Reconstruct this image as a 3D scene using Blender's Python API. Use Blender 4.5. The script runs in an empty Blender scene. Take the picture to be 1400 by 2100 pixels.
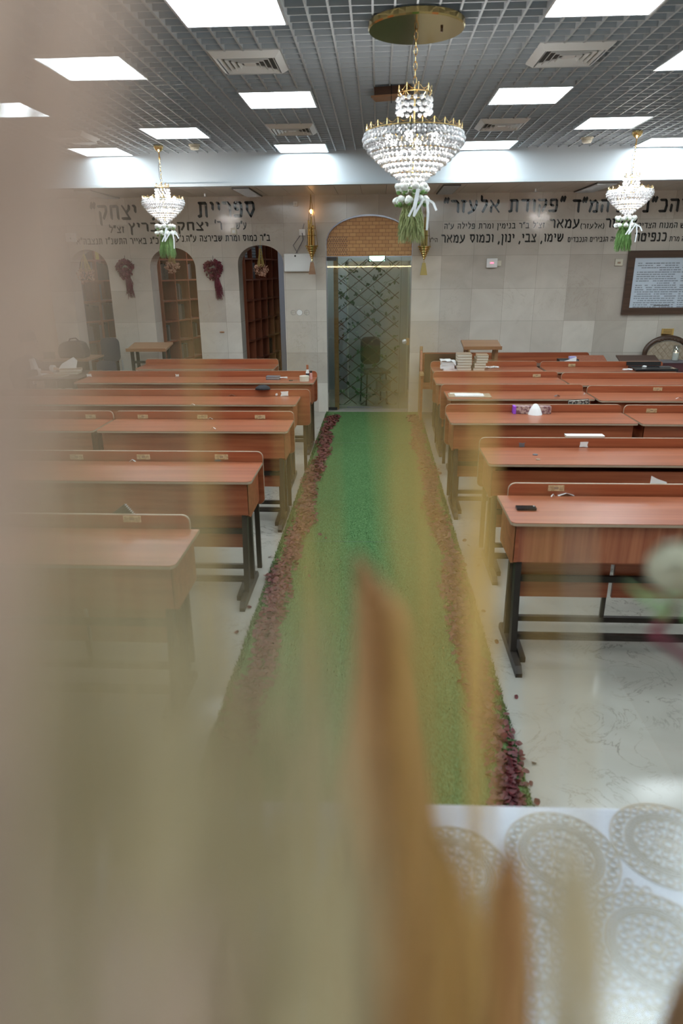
import bpy, bmesh, math, random
from mathutils import Vector, Matrix, Quaternion
S = bpy.context.scene
COL = S.collection
R = random.Random(7)
PI = math.pi

# ------------------------------------------------------------------ camera, world, lamps, exposure
CAM_H = 1.92
FPX, PITCH, YAW, ROLL = 1390.2, math.radians(19.857), math.radians(3.075), math.radians(-.473)
_F = Vector((-math.sin(YAW)*math.cos(PITCH), math.cos(YAW)*math.cos(PITCH), -math.sin(PITCH)))
_R0 = Vector((math.cos(YAW), math.sin(YAW), 0)); _U0 = _R0.cross(_F)
_R = _R0*math.cos(ROLL)+_U0*math.sin(ROLL); _U = -_R0*math.sin(ROLL)+_U0*math.cos(ROLL)
EYE = Vector((0, 0, CAM_H))
cd = bpy.data.cameras.new('camera'); cam = bpy.data.objects.new('camera', cd); COL.objects.link(cam)
m4 = Matrix((_R, _U, -_F)).transposed().to_4x4(); m4.translation = EYE
cam.matrix_world = m4
cd.sensor_fit = 'VERTICAL'; cd.sensor_height = 36; cd.sensor_width = 24; cd.lens = FPX/2100*36
cd.clip_start = .004; cd.clip_end = 60
cd.dof.use_dof = True; cd.dof.focus_distance = 7.5; cd.dof.aperture_fstop = 2.8
S.camera = cam
S.view_settings.view_transform = 'Standard'; S.view_settings.look = 'None'
S.view_settings.gamma = 1; S.view_settings.use_curve_mapping = False
S.view_settings.exposure = 1.35
PANEL_POWER = 8.5
BULB_POWER = 52
w = bpy.data.worlds.new('world'); S.world = w; w.use_nodes = True
w.node_tree.nodes['Background'].inputs[0].default_value = (.75, .85, 1, 1)
w.node_tree.nodes['Background'].inputs[1].default_value = .05
cy = S.cycles
cy.max_bounces = 7; cy.diffuse_bounces = 4; cy.glossy_bounces = 4; cy.transmission_bounces = 6; cy.transparent_max_bounces = 12
cy.caustics_reflective = False; cy.caustics_refractive = False
cy.sample_clamp_indirect = 4; cy.use_denoising = True

def ray(u, v): return _F+_R*((u-700)/FPX)+_U*((1050-v)/FPX)
def at_y(u, v, Y):
    r = ray(u, v); return EYE+r*(Y/r.y)
def at_z(u, v, z):
    r = ray(u, v); return EYE+r*((z-CAM_H)/r.z)
def at_d(u, v, d): return EYE+ray(u, v)*d

# ------------------------------------------------------------------ materials
def mat(name, col, rough=.5, metal=0, spec=.5, coat=0, emit=None, es=0):
    m = bpy.data.materials.new(name); m.use_nodes = True
    b = m.node_tree.nodes['Principled BSDF']
    b.inputs['Base Color'].default_value = (*col, 1); b.inputs['Roughness'].default_value = rough
    b.inputs['Metallic'].default_value = metal; b.inputs['Specular IOR Level'].default_value = spec
    b.inputs['Coat Weight'].default_value = coat
    if emit: b.inputs['Emission Color'].default_value = (*emit, 1); b.inputs['Emission Strength'].default_value = es
    return m
def nn(m, t, **k):
    n = m.node_tree.nodes.new(t)
    for a, b in k.items(): setattr(n, a, b)
    return n
def lk(m, a, b): m.node_tree.links.new(a, b)
def ramp(m, stops):
    r = nn(m, 'ShaderNodeValToRGB'); e = r.color_ramp.elements
    while len(e) < len(stops): e.new(.5)
    for q, (p, c) in zip(e, stops): q.position = p; q.color = (*c, 1)
    return r
def coords(m, scale=(1, 1, 1), kind='Object'):
    t = nn(m, 'ShaderNodeTexCoord'); mp = nn(m, 'ShaderNodeMapping'); mp.inputs['Scale'].default_value = scale
    lk(m, t.outputs[kind], mp.inputs[0]); return mp.outputs[0]
def noisy(name, c1, c2, scale=(5, 5, 5), rough=.5, det=4, lo=.35, hi=.65, bump=0, nscale=1.0, metal=0, spec=.5, coat=0):
    m = mat(name, c1, rough, metal, spec, coat); b = m.node_tree.nodes['Principled BSDF']
    n = nn(m, 'ShaderNodeTexNoise'); n.inputs['Scale'].default_value = nscale; n.inputs['Detail'].default_value = det
    lk(m, coords(m, scale), n.inputs['Vector'])
    r = ramp(m, [(lo, c1), (hi, c2)]); lk(m, n.outputs['Fac'], r.inputs[0]); lk(m, r.outputs[0], b.inputs['Base Color'])
    if bump:
        bp = nn(m, 'ShaderNodeBump'); bp.inputs['Strength'].default_value = bump; bp.inputs['Distance'].default_value = .01
        lk(m, n.outputs['Fac'], bp.inputs['Height']); lk(m, bp.outputs[0], b.inputs['Normal'])
    return m
def stone(name, tile, tones, veins, rough, floor=False, vein_amt=.5, mortar=(.3, .27, .23), msize=.0022):
    m = mat(name, tones[0], rough); b = m.node_tree.nodes['Principled BSDF']
    t = nn(m, 'ShaderNodeTexCoord'); sp = nn(m, 'ShaderNodeSeparateXYZ'); lk(m, t.outputs['Object'], sp.inputs[0])
    cb = nn(m, 'ShaderNodeCombineXYZ'); lk(m, sp.outputs[0], cb.inputs[0]); lk(m, sp.outputs[1 if floor else 2], cb.inputs[1])
    br = nn(m, 'ShaderNodeTexBrick'); br.offset = 0; br.squash = 1
    br.inputs['Scale'].default_value = 1; br.inputs['Brick Width'].default_value = tile; br.inputs['Row Height'].default_value = tile
    br.inputs['Mortar Size'].default_value = msize; br.inputs['Mortar Smooth'].default_value = .3
    br.inputs['Color1'].default_value = (*tones[0], 1); br.inputs['Color2'].default_value = (*tones[1], 1); br.inputs['Mortar'].default_value = (*mortar, 1)
    lk(m, cb.outputs[0], br.inputs['Vector'])
    n1 = nn(m, 'ShaderNodeTexNoise'); n1.inputs['Scale'].default_value = 2.2; n1.inputs['Detail'].default_value = 6; n1.inputs['Distortion'].default_value = 1.4
    lk(m, t.outputs['Object'], n1.inputs['Vector'])
    mx = nn(m, 'ShaderNodeMix', data_type='RGBA', blend_type='MULTIPLY'); mx.inputs[0].default_value = .35
    r1 = ramp(m, [(.3, (.72, .7, .68)), (.7, (1.1, 1.1, 1.1))]); lk(m, n1.outputs['Fac'], r1.inputs[0])
    lk(m, br.outputs['Color'], mx.inputs[6]); lk(m, r1.outputs[0], mx.inputs[7])
    n2 = nn(m, 'ShaderNodeTexNoise'); n2.inputs['Scale'].default_value = 3.1; n2.inputs['Detail'].default_value = 9; n2.inputs['Roughness'].default_value = .62; n2.inputs['Distortion'].default_value = 2.2
    lk(m, t.outputs['Object'], n2.inputs['Vector'])
    r2 = ramp(m, [(.485, (0, 0, 0)), (.5, (1, 1, 1)), (.515, (0, 0, 0))]); lk(m, n2.outputs['Fac'], r2.inputs[0])
    n3 = nn(m, 'ShaderNodeTexNoise'); n3.inputs['Scale'].default_value = 1.7; lk(m, t.outputs['Object'], n3.inputs['Vector'])
    r3 = ramp(m, [(.47, (0, 0, 0)), (.68, (vein_amt,)*3)]); lk(m, n3.outputs['Fac'], r3.inputs[0])
    mu = nn(m, 'ShaderNodeMath', operation='MULTIPLY'); lk(m, r2.outputs[0], mu.inputs[0]); lk(m, r3.outputs[0], mu.inputs[1])
    mv = nn(m, 'ShaderNodeMix', data_type='RGBA'); lk(m, mu.outputs[0], mv.inputs[0]); lk(m, mx.outputs[2], mv.inputs[6]); mv.inputs[7].default_value = (*veins, 1)
    lk(m, mv.outputs[2], b.inputs['Base Color'])
    return m
def wood(name, c1, c2, axis='x', rough=.32, sc=1.0):
    s = {'x': (1.2, 30, 30), 'z': (30, 30, 1.2), 'y': (30, 1.2, 30)}[axis]
    return noisy(name, c1, c2, tuple(a*sc for a in s), rough, det=6, lo=.36, hi=.64)

M = {}
M['wall'] = stone('wall_stone', .41, ((.60, .555, .49), (.45, .40, .345)), (.30, .23, .17), .13, vein_amt=.4, mortar=(.36, .32, .27))
M['floor'] = stone('floor_marble', .6, ((.335, .32, .28), (.30, .285, .25)), (.07, .055, .042), .16, floor=True, vein_amt=.8, mortar=(.33, .30, .26), msize=.0015)
M['plaster'] = mat('white_plaster', (.46, .50, .53), .5)
M['peach'] = noisy('peach_plaster', (.50, .33, .22), (.56, .39, .27), (3, 3, 3), .6)
M['greywall'] = mat('grey_blue_wall', (.30, .33, .38), .6)
M['plenum'] = mat('plenum_dark', (.10, .105, .11), .9)
M['slat'] = mat('ceiling_slat', (.36, .39, .41), .55)
M['metalwhite'] = mat('white_metal', (.66, .68, .69), .45)
M['plank'] = noisy('metal_ceiling_plank', (.52, .48, .43), (.56, .52, .47), (2, 2, 2), .3)
M['darkgrille'] = mat('dark_grille', (.10, .10, .10), .6)
M['panel'] = mat('light_diffuser', (.9, .9, .9), .5, emit=(.83, .95, 1), es=PANEL_POWER)
M['alu'] = mat('aluminium', (.55, .57, .59), .35, .6)
M['woodtop'] = wood('cherry_top', (.235, .066, .029), (.325, .106, .049), 'x', .32)
M['woodpan'] = wood('cherry_panel', (.235, .052, .019), (.345, .098, .039), 'x', .40)
M['woodgrain'] = wood('cherry_vertical', (.27, .075, .035), (.40, .14, .065), 'z', .34)
M['edge'] = mat('edge_band', (.36, .27, .19), .5)
M['steel'] = noisy('dark_brown_steel', (.022, .016, .012), (.032, .025, .019), (9, 9, 9), .5, spec=.3)
M['plate'] = noisy('brass_label', (.62, .5, .3), (.45, .33, .17), (60, 60, 90), .3, metal=.2, lo=.45, hi=.55)
M['walnut'] = wood('walnut', (.055, .028, .017), (.085, .045, .028), 'x', .3)
M['oak'] = wood('oak', (.33, .2, .09), (.42, .27, .13), 'z', .4)
M['desklight'] = wood('tan_wood', (.24, .12, .06), (.30, .16, .08), 'x', .35)
M['shelf'] = wood('shelf_wood', (.22, .065, .032), (.28, .09, .045), 'z', .4)
M['lunette'] = None
M['brass'] = mat('polished_brass', (.78, .56, .22), .14, 1)
M['brassd'] = mat('brass_disc', (.55, .41, .17), .12, 1)
M['gold'] = mat('gold', (.85, .62, .28), .22, 1)
M['bulb'] = mat('bulb_glow', (1, 1, 1), .5, emit=(1, .97, .92), es=BULB_POWER)
M['flame'] = mat('flame', (1, .6, .3), .5, emit=(1, .5, .16), es=14)
M['white'] = mat('white_plastic', (.72, .72, .70), .4)
M['paper'] = mat('paper', (.72, .72, .72), .7)
M['ivory'] = mat('ivory_plastic', (.6, .56, .45), .45)
M['black'] = mat('black_plastic', (.015, .015, .016), .25)
M['letter'] = mat('black_enamel_letter', (.018, .017, .016), .14, spec=.6)
M['petal'] = noisy('rose_petal', (.05, .004, .006), (.12, .009, .013), (40, 40, 40), .55)
M['wreath'] = noisy('burgundy_leaf', (.10, .008, .022), (.18, .018, .04), (60, 60, 60), .6)
M['flowerw'] = noisy('white_petal', (.78, .78, .75), (.62, .66, .62), (60, 60, 60), .6)
M['green'] = noisy('fresh_green', (.10, .22, .05), (.17, .30, .09), (50, 50, 50), .6)
M['greenpale'] = noisy('pale_sprig', (.22, .27, .10), (.32, .34, .15), (40, 40, 40), .7)
M['leafdark'] = noisy('ivy_leaf', (.02, .05, .02), (.04, .09, .035), (50, 50, 50), .5)
M['dried'] = noisy('dried_pink_flower', (.40, .20, .13), (.55, .33, .24), (60, 60, 60), .7)
M['straw'] = mat('straw', (.42, .32, .10), .7)
M['ribbon'] = mat('white_ribbon', (.72, .74, .76), .5)
M['booka'] = noisy('dark_binding', (.03, .02, .016), (.06, .035, .025), (30, 30, 30), .5)
M['bookb'] = mat('black_binding', (.016, .014, .014), .5)
M['bookc'] = mat('grey_binding', (.13, .12, .13), .5)
M['booky'] = noisy('yellow_binding', (.36, .29, .03), (.45, .37, .06), (30, 30, 30), .5)
M['books'] = noisy('silver_binding', (.05, .06, .075), (.45, .55, .6), (22, 22, 35), .35, lo=.47, hi=.53)
M['pages'] = noisy('book_pages', (.52, .47, .38), (.62, .57, .48), (5, 5, 300), .7)
M['cover'] = mat('tan_cover', (.33, .24, .16), .5)
M['ornate'] = noisy('ornate_cover', (.03, .03, .03), (.28, .27, .24), (70, 70, 70), .4, lo=.46, hi=.54)
M['suit'] = noisy('black_suit', (.012, .012, .014), (.022, .021, .023), (80, 80, 80), .8)
M['skin'] = mat('skin', (.46, .27, .19), .55)
M['hair'] = mat('dark_hair', (.014, .011, .009), .6)
M['bag'] = mat('black_bag', (.02, .017, .016), .6)
M['navy'] = mat('navy_plastic', (.03, .035, .06), .4)
M['wax'] = mat('candle_wax', (.7, .68, .62), .5)
M['maroon'] = mat('maroon_cloth', (.075, .022, .026), .7)

# glossy-transparent glass
def glass(name, tint, refl=.12, rough=.02):
    m = bpy.data.materials.new(name); m.use_nodes = True; nt = m.node_tree; nt.nodes.remove(nt.nodes['Principled BSDF'])
    o = nt.nodes['Material Output']; tr = nn(m, 'ShaderNodeBsdfTransparent'); tr.inputs[0].default_value = (*tint, 1)
    gl = nn(m, 'ShaderNodeBsdfGlossy'); gl.inputs['Roughness'].default_value = rough; gl.inputs[0].default_value = (.9, .95, .93, 1)
    mx = nn(m, 'ShaderNodeMixShader'); mx.inputs[0].default_value = refl
    lk(m, tr.outputs[0], mx.inputs[1]); lk(m, gl.outputs[0], mx.inputs[2]); lk(m, mx.outputs[0], o.inputs[0]); return m
M['doorglass'] = glass('smoked_glass', (.82, .86, .78), .05)
M['clearglass'] = glass('clear_glass', (.93, .95, .95), .12)
mc = mat('crystal', (.96, .97, 1), .03); bb = mc.node_tree.nodes['Principled BSDF']
bb.inputs['Transmission Weight'].default_value = .5; bb.inputs['IOR'].default_value = 1.6; M['crystal'] = mc
# carved lunette
ml = mat('carved_wood', (.42, .19, .07), .45); bb = ml.node_tree.nodes['Principled BSDF']
t = nn(ml, 'ShaderNodeTexCoord'); sp = nn(ml, 'ShaderNodeSeparateXYZ'); lk(ml, t.outputs['Object'], sp.inputs[0])
cb = nn(ml, 'ShaderNodeCombineXYZ'); lk(ml, sp.outputs[0], cb.inputs[0]); lk(ml, sp.outputs[2], cb.inputs[1])
br = nn(ml, 'ShaderNodeTexBrick'); br.inputs['Scale'].default_value = 1; br.inputs['Brick Width'].default_value = .085; br.inputs['Row Height'].default_value = .045
br.inputs['Mortar Size'].default_value = .0028; br.inputs['Color1'].default_value = (.66, .36, .14, 1); br.inputs['Color2'].default_value = (.56, .28, .10, 1); br.inputs['Mortar'].default_value = (.30, .12, .04, 1)
lk(ml, cb.outputs[0], br.inputs['Vector']); lk(ml, br.outputs['Color'], bb.inputs['Base Color']); M['lunette'] = ml
# artificial grass
mg = mat('artificial_grass', (.04, .15, .04), .85, spec=.1); bb = mg.node_tree.nodes['Principled BSDF']
n = nn(mg, 'ShaderNodeTexNoise'); n.inputs['Scale'].default_value = 1; n.inputs['Detail'].default_value = 5; lk(mg, coords(mg, (140, 60, 100)), n.inputs['Vector'])
r = ramp(mg, [(.3, (.035, .085, .025)), (.52, (.07, .15, .052)), (.75, (.13, .23, .10))]); lk(mg, n.outputs['Fac'], r.inputs[0]); lk(mg, r.outputs[0], bb.inputs['Base Color'])
bp = nn(mg, 'ShaderNodeBump'); bp.inputs['Strength'].default_value = .9; bp.inputs['Distance'].default_value = .015; lk(mg, n.outputs['Fac'], bp.inputs['Height']); lk(mg, bp.outputs[0], bb.inputs['Normal'])
M['grass'] = mg
# lace: cut-out crochet net, openings are real holes in the cloth
def lace_mat():
    m = mat('crochet_lace', (.285, .23, .165), .6); m.node_tree.nodes['Principled BSDF'].inputs['Coat Weight'].default_value = 0
    return m
M['lace'] = lace_mat()
M['cloth'] = noisy('white_tablecloth', (.34, .34, .385), (.38, .38, .425), (3, 3, 3), .55)
mp_ = bpy.data.materials.new('clear_vinyl'); M['vinyl'] = glass('clear_vinyl', (.97, .97, .97), .055, .25)
# foreground plants
M['plume'] = noisy('beige_plume', (.45, .375, .24), (.55, .465, .31), (30, 30, 30), .8)
M['plumeolive'] = noisy('olive_plume', (.41, .34, .195), (.49, .41, .25), (30, 30, 30), .8)
M['plumepink'] = noisy('rosy_plume', (.52, .39, .31), (.58, .44, .355), (30, 30, 30), .8)
M['golden'] = noisy('golden_blade', (.50, .31, .085), (.58, .38, .12), (30, 30, 30), .7)
M['brownleaf'] = noisy('brown_dry_leaf', (.29, .14, .048), (.38, .20, .075), (90, 90, 4), .7)
M['amber'] = noisy('amber_leaf', (.29, .15, .048), (.37, .205, .07), (60, 60, 10), .7)
M['rosecream'] = mat('cream_rose_petal', (.40, .39, .29), .6)
M['darkleaf'] = noisy('dark_dry_leaf', (.14, .075, .03), (.2, .11, .05), (60, 60, 10), .7)

# ------------------------------------------------------------------ builders
def tag(o, label=None, cat=None, group=None, kind=None):
    if label: o['label'] = label
    if cat: o['category'] = cat
    if group: o['group'] = group
    if kind: o['kind'] = kind
    return o
def thing(name, label, cat, loc=(0, 0, 0), rz=0, group=None):
    o = bpy.data.objects.new(name, None); COL.objects.link(o); o.empty_display_size = .1
    o.location = loc; o.rotation_euler = (0, 0, rz); return tag(o, label, cat, group)
class MB:
    def __init__(s): s.bm = bmesh.new()
    def add(s, verts, faces):
        vs = [s.bm.verts.new(v) for v in verts]
        for f in faces:
            try: s.bm.faces.new([vs[i] for i in f])
            except ValueError: pass
        return s
    def box(s, x0, x1, y0, y1, z0, z1, T=None):
        v = [Vector((x, y, z)) for z in (z0, z1) for y in (y0, y1) for x in (x0, x1)]
        if T: v = [T @ p for p in v]
        return s.add(v, [(0, 2, 3, 1), (4, 5, 7, 6), (0, 1, 5, 4), (2, 6, 7, 3), (0, 4, 6, 2), (1, 3, 7, 5)])
    def bar(s, a, b, wx, wz, up=(0, 0, 1)):
        a, b = Vector(a), Vector(b); d = (b-a).normalized(); up = Vector(up)
        if abs(d.dot(up)) > .95: up = Vector((0, 1, 0))
        x = d.cross(up).normalized(); z = x.cross(d)
        v = [p+x*i*wx/2+z*j*wz/2 for p in (a, b) for i, j in ((-1, -1), (1, -1), (1, 1), (-1, 1))]
        return s.add(v, [(3, 2, 1, 0), (4, 5, 6, 7), (0, 1, 5, 4), (1, 2, 6, 5), (2, 3, 7, 6), (3, 0, 4, 7)])
    def prism(s, pts, h0, h1, ax='z', T=None):
        f = {'z': lambda p, h: (p[0], p[1], h), 'y': lambda p, h: (p[0], h, p[1]), 'x': lambda p, h: (h, p[0], p[1])}[ax]
        n = len(pts); v = [Vector(f(p, h)) for h in (h0, h1) for p in pts]
        if T: v = [T @ p for p in v]
        return s.add(v, [tuple(range(n))[::-1], tuple(range(n, 2*n))]+[(i, (i+1) % n, n+(i+1) % n, n+i) for i in range(n)])
    def tube(s, path, rad, n=6, closed=False, cap=True):
        P = [Vector(p) for p in path]; k = len(P); rr = rad if hasattr(rad, '__len__') else [rad]*k
        rings = []; x = None
        for i, p in enumerate(P):
            if closed: d = P[(i+1) % k]-P[i-1]
            else: d = P[min(i+1, k-1)]-P[max(i-1, 0)]
            if d.length < 1e-9: d = Vector((0, 0, 1))
            d.normalize()
            if x is None: x = d.cross(Vector((0, 0, 1)) if abs(d.z) < .9 else Vector((1, 0, 0)))
            x = (x-d*x.dot(d)); x = x.normalized() if x.length > 1e-6 else d.orthogonal().normalized()
            y = d.cross(x)
            rings.append([s.bm.verts.new(p+(x*math.cos(2*PI*j/n)+y*math.sin(2*PI*j/n))*rr[i]) for j in range(n)])
        for i in range(k if closed else k-1):
            a, b = rings[i], rings[(i+1) % k]
            for j in range(n): s.bm.faces.new((a[j], a[(j+1) % n], b[(j+1) % n], b[j]))
        if cap and not closed:
            s.bm.faces.new(rings[0][::-1]); s.bm.faces.new(rings[-1])
        return s
    def lathe(s, prof, n=20, c=(0, 0, 0), T=None):
        c = Vector(c); rings = []
        for r, z in prof:
            ring = []
            for j in range(n):
                p = Vector((r*math.cos(2*PI*j/n), r*math.sin(2*PI*j/n), z))
                if T: p = T @ p
                ring.append(s.bm.verts.new(p+c))
            rings.append(ring)
        for a, b in zip(rings, rings[1:]):
            for j in range(n): s.bm.faces.new((a[j], a[(j+1) % n], b[(j+1) % n], b[j]))
        s.bm.faces.new(rings[0][::-1]); s.bm.faces.new(rings[-1]); return s
    def ball(s, c, r, n=8, m=5, sc=(1, 1, 1)):
        c = Vector(c); prof = [(max(1e-4, math.sin(PI*i/m))*r, -math.cos(PI*i/m)*r) for i in range(m+1)]
        T = Matrix.Diagonal((*sc, 1)); return s.lathe(prof, n, c, T)
    def build(s, name, m, parent=None, smooth=False, bevel=0, tri=False):
        bmesh.ops.recalc_face_normals(s.bm, faces=s.bm.faces[:])
        if bevel: bmesh.ops.bevel(s.bm, geom=[e for e in s.bm.edges if e.calc_length() > bevel*2.2], offset=bevel, segments=2, affect='EDGES', profile=.5)
        me = bpy.data.meshes.new(name); s.bm.to_mesh(me); s.bm.free()
        if smooth:
            for p in me.polygons: p.use_smooth = True
        o = bpy.data.objects.new(name, me); COL.objects.link(o)
        if m: me.materials.append(m)
        if parent: o.parent = parent
        return o
def struct(name, b, m, **k): return tag(b.build(name, m, **k), kind='structure')
def solo(name, b, m, label, cat, loc=None, group=None, **k):
    o = b.build(name, m, **k)
    if loc is not None: o.location = loc
    return tag(o, label, cat, group)
def copy_tree(o, parent=None):
    c = o.copy(); COL.objects.link(c); c.parent = parent
    for ch in list(o.children): copy_tree(ch, c)
    return c
def rrect(x0, x1, y0, y1, r, corners=(1, 1, 1, 1), n=4):
    pts = []
    for (cx, cyy, a0, use) in ((x1-r, y1-r, 0, corners[0]), (x0+r, y1-r, 90, corners[1]), (x0+r, y0+r, 180, corners[2]), (x1-r, y0+r, 270, corners[3])):
        if use: pts += [(cx+r*math.cos(math.radians(a0+90*i/n)), cyy+r*math.sin(math.radians(a0+90*i/n))) for i in range(n+1)]
        else: pts.append((cx+r*(1 if a0 in (0, 270) else -1), cyy+r*(1 if a0 in (0, 90) else -1)))
    return pts

# ------------------------------------------------------------------ room shell
WY, XL, XR, YF, CZ, LZ, BY = 9.45, -4.43, 5.2, -3.4, 3.115, 2.785, 8.3
struct('floor', MB().box(XL-.2, XR+.2, YF-.2, 13.2, -.1, 0), M['floor'])
struct('ceiling', MB().box(XL-.2, XR+.2, YF-.2, 13.2, 3.62, 3.75), M['plenum'])
struct('wall_left', MB().box(XL-.2, XL, YF, WY+.3, 0, 3.62), M['peach'])
struct('wall_right', MB().box(XR, XR+.2, YF, WY+.3, 0, 3.62), M['wall'])
struct('wall_front', MB().box(XL-.2, XR+.2, YF-.2, YF, 0, 3.62), M['wall'])
b = MB()
arches = [(-4.12, -3.60, 1.90, 2.165), (-3.03, -2.42, 1.915, 2.18), (-1.85, -1.245, 1.96, 2.20), (-.685, .44, 2.20, 2.555)]
x = XL
for (a0, a1, zs, zt) in arches:
    b.box(x, a0, WY, WY+.3, 0, LZ+.05)
    nseg = 20; cx, rx = (a0+a1)/2, (a1-a0)/2
    arc = [(cx-rx*math.cos(PI*i/nseg), zs+(zt-zs)*math.sin(PI*i/nseg)**.9) for i in range(nseg+1)]
    for p, q in zip(arc, arc[1:]): b.prism([p, q, (q[0], LZ+.05), (p[0], LZ+.05)], WY, WY+.3, 'y')
    x = a1
b.box(x, XR, WY, WY+.3, 0, LZ+.05)
struct('wall_back', b, M['wall'])
struct('trim_1', MB().box(XL, XR, BY, BY+.12, LZ, CZ+.06), M['plaster'])
struct('trim_2', MB().box(XL, XR, BY-.035, BY, LZ-.004, LZ+.026), M['plaster'])
# lowered ceiling of metal planks behind the beam
b = MB(); xx = XL+.02
while xx < XR-.1:
    b.box(xx, min(xx+.295, XR), BY+.12, WY, LZ, LZ+.03); xx += .3
struct('ceiling_lower', b, M['plank'])
def slots(x0, x1, label):
    b = MB().box(x0, x1, BY+.16, WY-.02, LZ-.012, LZ-.0005)
    k = tag(b.build('air_grille', M['darkgrille']), label, 'grille', 'long dark grilles in the low ceiling')
    s = MB(); y = BY+.2
    while y < WY-.05: s.box(x0+.01, x1-.01, y, y+.012, LZ-.02, LZ-.012); y += .04
    s.build('slats', M['alu'], k)
for x0, wd, lb in ((-3.52, .19, 'long dark grille in the low ceiling left of the left small chandelier'), (-1.68, .2, 'long dark grille in the low ceiling above the right bookcase arch'), (.72, .2, 'long dark grille in the low ceiling just right of the large chandelier'), (2.42, .24, 'long dark grille in the low ceiling near the right small chandelier')):
    slots(x0, x0+wd, lb)
# library room and vestibule behind the wall
struct('wall_library', MB().box(XL-.2, -.95, 12.6, 12.7, 0, 3.6), M['greywall'])
struct('wall_partition', MB().box(-1.0, -.92, WY+.3, 12.6, 0, 3.6), M['plaster'])
struct('wall_vestibule', MB().box(-.92, 1.6, 11.3, 11.4, 0, 3.6), M['greywall'])
struct('wall_vestibule_side', MB().box(1.5, 1.6, WY+.3, 11.3, 0, 3.6), M['plaster'])
struct('ceiling_vestibule', MB().box(-.92, 1.5, WY+.3, 11.3, 2.75, 2.8), M['plaster'])
struct('ceiling_library', MB().box(XL, -1.0, WY+.3, 12.6, 2.75, 2.8), M['plaster'])

for nm, x, y, lb in (('ceiling_light', -.1, 10.5, 'added fill light panel in the vestibule ceiling behind the glass door'), ('ceiling_light', -2.2, 10.9, 'added fill light panel in the library ceiling behind the arches'), ('ceiling_light', -3.6, 10.9, 'added fill light panel in the library ceiling behind the left arch')):  # unseen panels added to brighten the shelves and the view through the door
    t = thing(nm, lb, 'ceiling light', (x, y, 2.75)); MB().box(-.25, .25, -.25, .25, -.012, 0).build('diffuser', mat('fill_diffuser', (.9, .9, .9), .5, emit=(.95, .97, 1), es=9.0), t)
    MB().box(-.27, .27, -.27, .27, -.008, 0).build('frame', M['alu'], t)

# open-cell ceiling: egg-crate slats
CELL = .109
cg = thing('ceiling_grid', 'grey open cell egg crate ceiling grid over the desks', 'ceiling grid', (0, 0, CZ))
b = MB(); x = XL+.03
while x < XR: b.box(x-.0055, x+.0055, YF, BY, 0, .045); x += CELL
b.build('long_slats', M['slat'], cg)
b = MB(); y = YF+.04
while y < BY: b.box(XL, XR, y-.0055, y+.0055, .003, .040); y += CELL
b.build('cross_slats', M['slat'], cg)

# ------------------------------------------------------------------ ceiling fixtures
def light_panel():
    t = thing('ceiling_light', 'x', 'ceiling light', group='square light panels in the grid ceiling'); s = .267
    MB().box(-s+.012, s-.012, -s+.012, s-.012, -.012, .03).build('diffuser', M['panel'], t)
    b = MB()
    for a in ((-s, s, -s, -s+.012), (-s, s, s-.012, s), (-s, -s+.012, -s+.012, s-.012), (s-.012, s, -s+.012, s-.012)): b.box(*a, -.016, .03)
    b.build('frame', M['alu'], t); return t
P0 = light_panel(); first = True
PAN = [(-.745, 3.87, 'large square light panel at the top edge of the picture left of the brass disc'),
 (-.755, 5.80, 'square light panel between the two left air vents'), (-1.89, 7.03, 'square light panel above the left small chandelier'),
 (-2.98, 8.01, 'square light panel by the beam, leftmost of the row against it'), (-.815, 8.0, 'square light panel by the beam above the right bookcase arch'),
 (1.10, 5.83, 'square light panel between the two right air vents'), (2.05, 6.93, 'square light panel above and left of the right small chandelier'),
 (1.13, 8.0, 'square light panel by the beam partly behind the large chandelier'), (2.96, 8.0, 'square light panel by the beam behind the right small chandelier cord'),
 (1.085, 3.86, 'large square light panel at the top edge of the picture right of the brass disc'), (2.03, 4.93, 'square light panel cut by the right picture edge below the ceiling top corner'),
 (-1.80, 4.86, 'square light panel veiled by the blurred plume at upper left'), (-2.95, 5.95, 'square light panel almost hidden by the plume at far left'),
 (2.97, 5.9, ''), (2.97, 3.9, ''), (-2.95, 3.9, ''), (1.09, 1.85, ''), (-.74, 1.85, ''), (2.03, 2.9, ''), (-1.82, 2.9, ''), (4.1, 4.9, ''), (4.1, 7.0, ''), (1.09, -.2, ''), (-.74, -.2, ''), (2.03, .85, ''), (-1.82, .85, ''), (-.74, -2.0, ''), (1.09, -2.0, '')]
for (x, y, lb) in PAN:
    o = P0 if first else copy_tree(P0); first = False
    o.location = (x, y, CZ)
    o['label'] = lb or 'square light panel in the grid ceiling outside the picture'
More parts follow.
